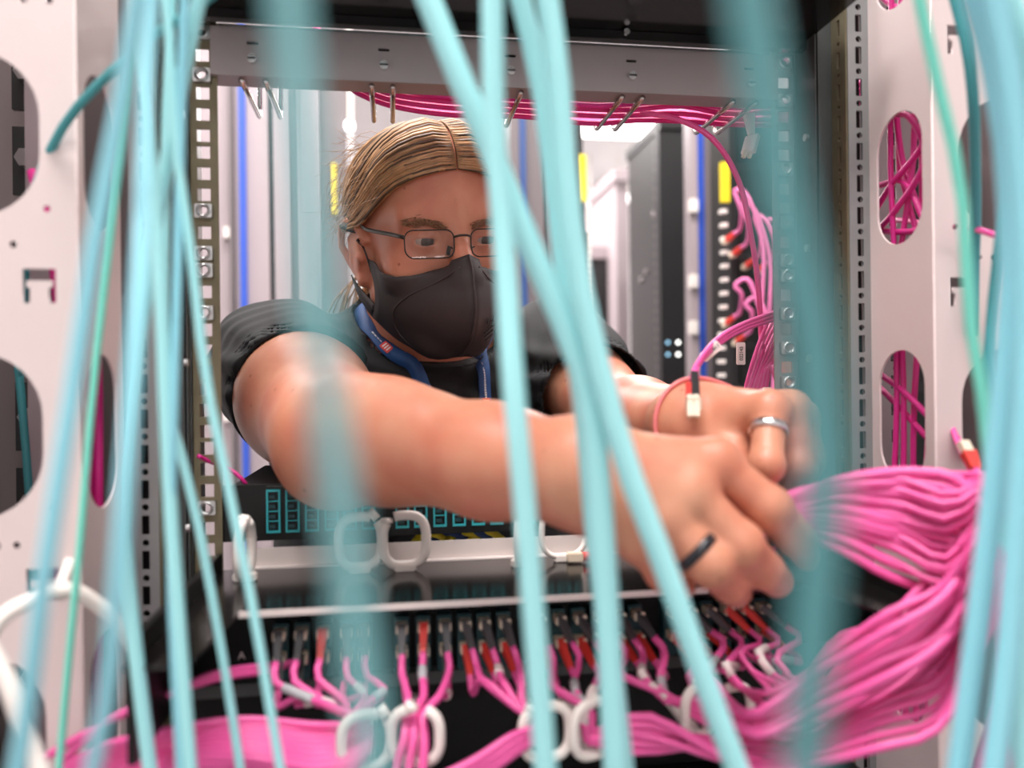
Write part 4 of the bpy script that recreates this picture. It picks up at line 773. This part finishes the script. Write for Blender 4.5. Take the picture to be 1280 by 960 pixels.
for side in (-1, 1):
    G = [scalp(strand_dirs(side, f, NT_), np.concatenate([[.0015], np.full(NT_-1, .0035)])+.003*np.sin(np.linspace(0, 1, NT_)*np.pi)) for f in np.linspace(0, 1, 22)]
    b = len(hv)*0+sum(len(x) for x in hv); hv += G
    for i in range(21):
        for j in range(NT_-1): q = (b+i*NT_+j, b+(i+1)*NT_+j, b+(i+1)*NT_+j+1, b+i*NT_+j+1); hf.append(q if side < 0 else q[::-1])
hair = pyd('hair', hw(np.vstack(hv)), hf, man, 'hair_dark', True); hair['label'] = 'fair brown hair parted in the middle and combed back'
sm = MB(); sd = MB()
for side in (-1, 1):
    for k in range(300):
        f = min(1, max(0, (k+rng.random())/300)); n = 22; D = strand_dirs(side, f, n); off = .0042+.0022*rng.random()+.0035*np.sin(np.linspace(0, 1, n)*np.pi)*(.6+.5*rng.random())+.0012*np.sin(np.linspace(0, 1, n)*9+k)
        off[0] = .003; D = D+rng.normal(0, .012, 3)*np.linspace(0, 1, n)[:, None]
        (sm if k % 4 else sd).tube(hw(scalp(D, off)), np.concatenate([[.0008], np.full(n-2, .00125+.0006*rng.random()), [.0008]]), 4)
sm.build('light_strands', 'hair', hair, True); sd.build('dark_strands', 'hair_dark', hair, True)
tl = MB()
for k in range(90):
    a = np.array((rng.normal(0, .010), -.114+rng.normal(0, .005), .022+rng.normal(0, .012))); o = rng.normal(0, .012, 3)
    P = [H0+HM@a, H0+HM@(a+np.array((-.012, -.012, -.045)))+o*.4, H0+HM@(a+np.array((-.040, -.004, -.088)))+o, H0+HM@(a+np.array((-.055, .0, -.145)))+o*1.4]
    tl.tube(tw(catmull(P, 10)), .0012, 4)
tl.build('pony_tail', 'hair', man, True)
fl = MB()
for k in range(150):
    side = -1 if k % 3 else 1; f = rng.random(); D = strand_dirs(side, f, 14); q = scalp(D, np.full(14, .006)); i0 = int(rng.integers(0, 9)); p = q[i0]; nrm = (p-cc)/np.linalg.norm(p-cc); tg = q[i0+4]-q[i0]
    P = [p, p+tg*.5+nrm*.006*rng.random(), p+tg+nrm*(.006+.016*rng.random())+rng.normal(0, .004, 3), p+tg*1.5+nrm*(.004+.026*rng.random())+rng.normal(0, .008, 3)]
    fl.tube(hw(catmull(P, 8)), .00026, 3)
fl.build('stray_hairs', 'hair', man, True)['kind'] = 'stuff'
for side in (-1, 1):
    eb = MB()
    for k in range(240):
        t = rng.random(); x = side*(.012+.038*t); z = .0265+.007*math.sin(min(t*1.4, 1)*1.9)*.8+rng.normal(0, .0019); c = np.array((x, .095, z))
        for _ in range(8): dd = f_head((H0+HM@c)[None])[0]; c = c+np.array((0, -1, 0))*dd
        fl2 = np.array((side*.0055, .0006, .0022*(.7-t))); eb.tube(hw([c+(0, .0005, 0), c+fl2*.5+(0, .0012, 0), c+fl2+(0, .0006-.0012*t, 0)]), (.00028, .00028, .00012), 3)
    eb.build('eyebrow', 'brow', man, True)
    e = np.array((side*EC[0], EC[1], EC[2])); gz = np.array((.10, .97, -.22)); gz /= np.linalg.norm(gz); bm = bmesh.new(); bmesh.ops.create_uvsphere(bm, u_segments=24, v_segments=16, radius=.0123*HS); me = bpy.data.meshes.new('eye'); bm.to_mesh(me); bm.free()
    me.transform(Matrix.Translation(Vector(hw(e).tolist()))); eo = link('eye', me, man, 'eye_white_shaded')
    ax = np.cross(gz, (0, 0, 1)); ax /= np.linalg.norm(ax); ay = np.cross(ax, gz); V = [e+gz*.01255]; Fc = []
    for r_, dep in ((.0030, .01245), (.0070, .0107)):
        for k in range(16): a = 2*math.pi*k/16; V.append(e+gz*dep+r_*(math.cos(a)*ax+math.sin(a)*ay))
    for k in range(16): Fc += [(0, 1+k, 1+(k+1) % 16), (1+k, 17+k, 17+(k+1) % 16, 1+(k+1) % 16)]
    pyd('iris', hw(np.array(V)), Fc, eo, 'iris', True)
# face mask
CT = {0: [(0, .111, -.003), (0, .130, -.025), (0, .134, -.050), (0, .121, -.079), (0, .090, -.101)], 1: [(.021, .099, -.012), (.029, .106, -.032), (.032, .106, -.054), (.028, .096, -.080), (.022, .076, -.100)],
      2: [(.051, .068, -.017), (.057, .068, -.036), (.058, .064, -.055), (.054, .054, -.074), (.047, .036, -.090)], 3: [(.0735, .018, -.004), (.071, .030, -.026), (.070, .030, -.042), (.0695, .022, -.056), (.068, .004, -.066)]}
def maskgrid(nu=15, nv=24):
    cols = [catmull(CT[k], nv) for k in range(4)]; g = np.array([catmull([cols[k][j] for k in range(4)], nu) for j in range(nv)]); return np.concatenate([g[:, ::-1][:, :-1]*(-1, 1, 1), g], 1)
G = maskgrid(); nv, nu = G.shape[:2]; gp = G.reshape(-1, 3).copy()
def pushout(q, m):
    for _ in range(5):
        w = H0+q@HM.T; d = np.minimum(f_head(w), f_neck(w)); e = 1e-3; gr = np.stack([np.minimum(f_head(w+e*HM[:, i]), f_neck(w+e*HM[:, i]))-d for i in range(3)], 1)/e
        q = q+gr*np.maximum(0, m-d)[:, None]
    return q
gp = pushout(gp, .0035); Fm = [(j*nu+i, j*nu+i+1, (j+1)*nu+i+1, (j+1)*nu+i) for j in range(nv-1) for i in range(nu-1)]
def shell(name, q, Fc, mt, par, th=.0016):
    o = pyd(name, hw(q), Fc, par, mt, True); bm = bmesh.new(); bm.from_mesh(o.data); bmesh.ops.recalc_face_normals(bm, faces=bm.faces[:]); bm.to_mesh(o.data); bm.free(); md = o.modifiers.new('solid', 'SOLIDIFY'); md.thickness = th; md.offset = 0; return o
fm = shell('face_mask', gp, Fm, 'mask', man); fm['label'] = 'black-brown cloth face mask with a centre seam'
for side in (-1, 1):
    for nm, A, B in (('upper_strap', [(.0735, .018, -.004), (.0770, .012, .012), (.0785, .003, .025), (.0800, -.012, .034)], [(.072, .026, -.018), (.0750, .017, .003), (.0780, .007, .018), (.0795, -.010, .028)]),
                     ('lower_strap', [(.0695, .024, -.052), (.0735, .008, -.044), (.077, -.006, -.036), (.083, -.018, -.022)], [(.068, .004, -.066), (.072, -.006, -.057), (.077, -.015, -.045), (.081, -.022, -.028)])):
        a, b = catmull(A, 12), catmull(B, 12); q = np.stack([a, (a+b)/2, b], 1).reshape(-1, 3)*(side, 1, 1); q = pushout(q, .0025)
        shell(nm, q, [(3*i+k, 3*i+k+1, 3*i+k+4, 3*i+k+3) for i in range(11) for k in (0, 1)], 'mask', fm)
    uv_ = [(.05, .09), (.28, .14), (.54, .25), (.70, .42), (.74, .60), (.66, .79), (.46, .95)]; g = gp.reshape(nv, nu, 3); c0 = nu//2; P = []
    for u, v in uv_:
        i = c0+side*u*(nu//2); j = v*(nv-1); i0, j0 = int(math.floor(i)), int(j); fi, fj = i-i0, j-j0; i1, j1 = min(i0+1, nu-1), min(j0+1, nv-1)
        P.append((g[j0, i0]*(1-fi)+g[j0, i1]*fi)*(1-fj)+(g[j1, i0]*(1-fi)+g[j1, i1]*fi)*fj+np.array((side*.0008, .0016, 0)))
    fm_ = MB().tube(hw(catmull(P, 40)), .0008, 6).build('cup_seam', 'mask_seam', fm, True)
P = [gp.reshape(nv, nu, 3)[j, nu//2]+np.array((0, .0013, 0)) for j in range(nv)]; MB().tube(hw(P), .0011, 6).build('centre_seam', 'mask_seam', fm, True)
g = gp.reshape(nv, nu, 3); i = nu//2+3; p0 = g[13, i]; ex = g[11, i+2]-g[13, i-1]; ex /= np.linalg.norm(ex); ey = g[9, i]-g[15, i]; ey -= ex*(ex@ey); ey /= np.linalg.norm(ey); nz = np.cross(ex, ey); nz *= np.sign(nz[1])
d3 = lambda v: Vector((HM@v)@BAS)
text('printed_logo', 'Sci', .013, Vector(hw(p0+nz*.0028).tolist()), d3(ex), d3(ey), 'ink', fm, .0003)
q = MB()
for k in range(3): a = p0-ey*(.008+.005*k)-ex*(.010-.002*k)+nz*.002; q.prism(Vector(hw(a).tolist()), Vector(hw(a+ex*(.020-.003*k)).tolist()), .0016, .0006)
q.build('printed_lines', 'ink', fm)
# glasses
gl = empty('glasses', Vector(hw((0, .098, .015)).tolist()), 'thin dark metal-framed rectangular glasses on the man\'s nose', 'glasses')
for side in (-1, 1):
    lp = stadium(0, 0, .0475, .0265, 8, .0085); wrap = lambda x, z: np.array((side*.0325+x, .1035-.75*x*side*.18-5.0*x*x-.06*z, .0125+z*1.0))
    loop = [wrap(x, z*(1.0-.05*np.sign(z))) for x, z in lp]; MB().tube(hw(loop), .00065, 8, True).build('rim', 'frame_metal', gl, True)
    bm = bmesh.new(); vs = [bm.verts.new(tuple(x)) for x in hw(np.array(loop))]; bm.faces.new(vs); me = bpy.data.meshes.new('lens'); bm.to_mesh(me); bm.free(); link('lens', me, gl, 'lens_glass', False)
    e0 = wrap(side*.0237, .006); T_ = [e0, e0+(side*.003, -.004, .001), e0+(side*.008, -.022, .003), (side*.0775, .035, .026), (side*.0785, .012, .031), (side*.079, -.012, .034), (side*.080, -.03, .024)]
    v, f = tube_geo(catmull(T_, 24), 1, 8); ctr = catmull(T_, 24).repeat(8, 0); v = ctr+(v-ctr)[:len(ctr)]*np.array((.0007, .0014, .0020)); pyd('temple', hw(v), f, gl, 'frame_metal', True)
    npd = MB().tube(hw(catmull([wrap(-side*.020, -.004), wrap(-side*.0235, -.006)+(0, -.004, 0), wrap(-side*.0215, -.007)+(0, -.008, 0)], 6)), .0006, 6); npd.tube(hw([(side*.0105, .0965, .009), (side*.012, .094, .001)]), .0022, 8); npd.build('nose_pad', 'frame_metal', gl, True)
MB().tube(hw(catmull([(-.0088, .1035, .018), (-.004, .1065, .0195), (.004, .1065, .0195), (.0088, .1035, .018)], 10)), .0011, 8).build('bridge', 'frame_metal', gl, True)
# lanyard: two blue bands from the neck down the chest
la = empty('lanyard', Vector(tw(camf(560, 470, .86)).tolist()), 'blue lanyard with red marks and white print around the man\'s neck', 'lanyard')
def band(pts, w, side_hint):
    P = np.array([camf(*p) for p in pts]); 
    def proj(P):
        fz = lambda X: np.minimum(f_shirt(X), f_body(X))
        for _ in range(6):
            d = fz(P); e = 1e-3; gr = np.stack([fz(P+e*np.eye(3)[i])-d for i in range(3)], 1)/e; nn = np.linalg.norm(gr, axis=1, keepdims=True); P = P-gr/np.maximum(nn, .3)*np.clip(d-.006, -.02, .02)[:, None]
        for _ in range(6): P[1:-1] = .5*P[1:-1]+.25*(P[:-2]+P[2:]); gr[1:-1] = .5*gr[1:-1]+.25*(gr[:-2]+gr[2:])
        return P, gr/np.maximum(np.linalg.norm(gr, axis=1, keepdims=True), 1e-6)
    C, nrm = proj(catmull(P, 30)); T = np.gradient(C, axis=0); T /= np.linalg.norm(T, axis=1, keepdims=True); B = np.cross(T, nrm); B /= np.linalg.norm(B, axis=1, keepdims=True); return C, B, nrm, T
for nm, pts in (('left_band', [(462, 395, .88), (472, 415, .86), (484, 440, .84), (500, 462, .83), (530, 500, .83), (575, 560, .84)]), ('right_band', [(590, 405, .90), (598, 435, .86), (604, 465, .84), (606, 490, .84), (606, 520, .84), (602, 570, .84)])):
    C, B, nrm, T = band(pts, .013, 0); q = np.stack([C-B*.0075, C+B*.0075], 1).reshape(-1, 3); o = pyd('neck_band', tw(q), [(2*i, 2*i+1, 2*i+3, 2*i+2) for i in range(len(C)-1)], la, 'lanyard', True); md = o.modifiers.new('s', 'SOLIDIFY'); md.thickness = .0012; md.offset = 0
    py = np.array([483-1000*c[2]/c[1] for c in C])
    for targ, lo, hi in (((432 if nm[0] == 'l' else 506), 0, 0),):
        i = int(np.argmin(np.abs(py-targ))); m = MB(); c = C[i]+nrm[i]*.0012*np.sign(-nrm[i][1]); Pm = [c+T[i]*a+B[i]*b for a, b in ((-.006, -.0045), (.006, -.0045), (.006, .0045), (-.006, .0045))]; Pm += [x-nrm[i]*.001*np.sign(-nrm[i][1]) for x in Pm]
        pm = pyd('red_mark', tw(Pm), [(0, 1, 2, 3), (7, 6, 5, 4), (0, 4, 5, 1), (1, 5, 6, 2), (2, 6, 7, 3), (3, 7, 4, 0)], o, 'lanyard_red')
        for a in (-.003, 0, .003): pyd('mark_letter_bar', tw([c+T[i]*(a+s*.0007)+B[i]*b+nrm[i]*.0003*np.sign(-nrm[i][1]) for s, b in ((-1, -.003), (1, -.003), (1, .003), (-1, .003))]), [(0, 1, 2, 3)], o, 'tag')
    qs = []; fs_ = []
    for i in range(len(C)-1):
        if not (405 < py[i] < 495 if nm[0] == 'r' else 408 < py[i] < 424): continue
        for a, b in ((.05, .42), (.55, .93)):
            s_ = np.sign(-nrm[i][1]); A_, B_ = C[i]+(C[i+1]-C[i])*a, C[i]+(C[i+1]-C[i])*b; w = .0009+.0004*J(i); n0 = len(qs); qs += [x+B[i]*t_+nrm[i]*.0011*s_ for x, t_ in ((A_, -w), (A_, w), (B_, w), (B_, -w))]; fs_.append((n0, n0+1, n0+2, n0+3))
    if qs: pyd('white_print', tw(qs), fs_, o, 'print_white')
# rings and wrist band
def finger_ring(pts, k, t, r, w, name, mt, label):
    a, b = pts[k], pts[k+1]; c = lerp(a, b, t); d = (b-a)/np.linalg.norm(b-a); x = np.cross(d, (0, 0, 1)); x /= np.linalg.norm(x); y = np.cross(d, x); q = []; n = 28
    for rr, dd in ((r, -w/2), (r+.0014, -w/2*.8), (r+.0014, w/2*.8), (r, w/2)): q += [c+d*dd+rr*(math.cos(2*math.pi*i/n)*x+math.sin(2*math.pi*i/n)*y) for i in range(n)]
    o = pyd(name, tw(q), [(j*n+i, j*n+(i+1) % n, ((j+1) % 4)*n+(i+1) % n, ((j+1) % 4)*n+i) for j in range(4) for i in range(n)], None, mt, True); rebase(o); return tag(o, label, 'ring')
finger_ring(FR[2][0], 0, .72, .0118, .006, 'finger_ring', 'black_ring', 'black ring on the finger of the nearer hand'); finger_ring(FL[0][0], 0, .38, .0108, .006, 'finger_ring', 'silver', 'polished silver ring on the finger of the farther hand')
c = lerp(WL, lerp(WL, FL[1][0][0], .5), .25); d = (FL[1][0][0]-EL)/np.linalg.norm(FL[1][0][0]-EL); x = np.cross(d, (0, 0, 1)); x /= np.linalg.norm(x); y = np.cross(x, d); q = []
for t in np.linspace(0, 2*np.pi, 40, endpoint=False):
    p = c+.02*(math.cos(t)*x+math.sin(t)*y)
    for _ in range(8): p = p+(math.cos(t)*x+math.sin(t)*y)*(.0016-f_body(p[None])[0])*.9
    q.append(p)
v, f = tube_geo(q, .0017, 8, True); o = pyd('wrist_band', tw(v), f, None, 'band', True); rebase(o); tag(o, 'thin red wrist band around the farther wrist', 'wrist band')
for pts, rr in FR[:3]+FL[:2]:
    pass
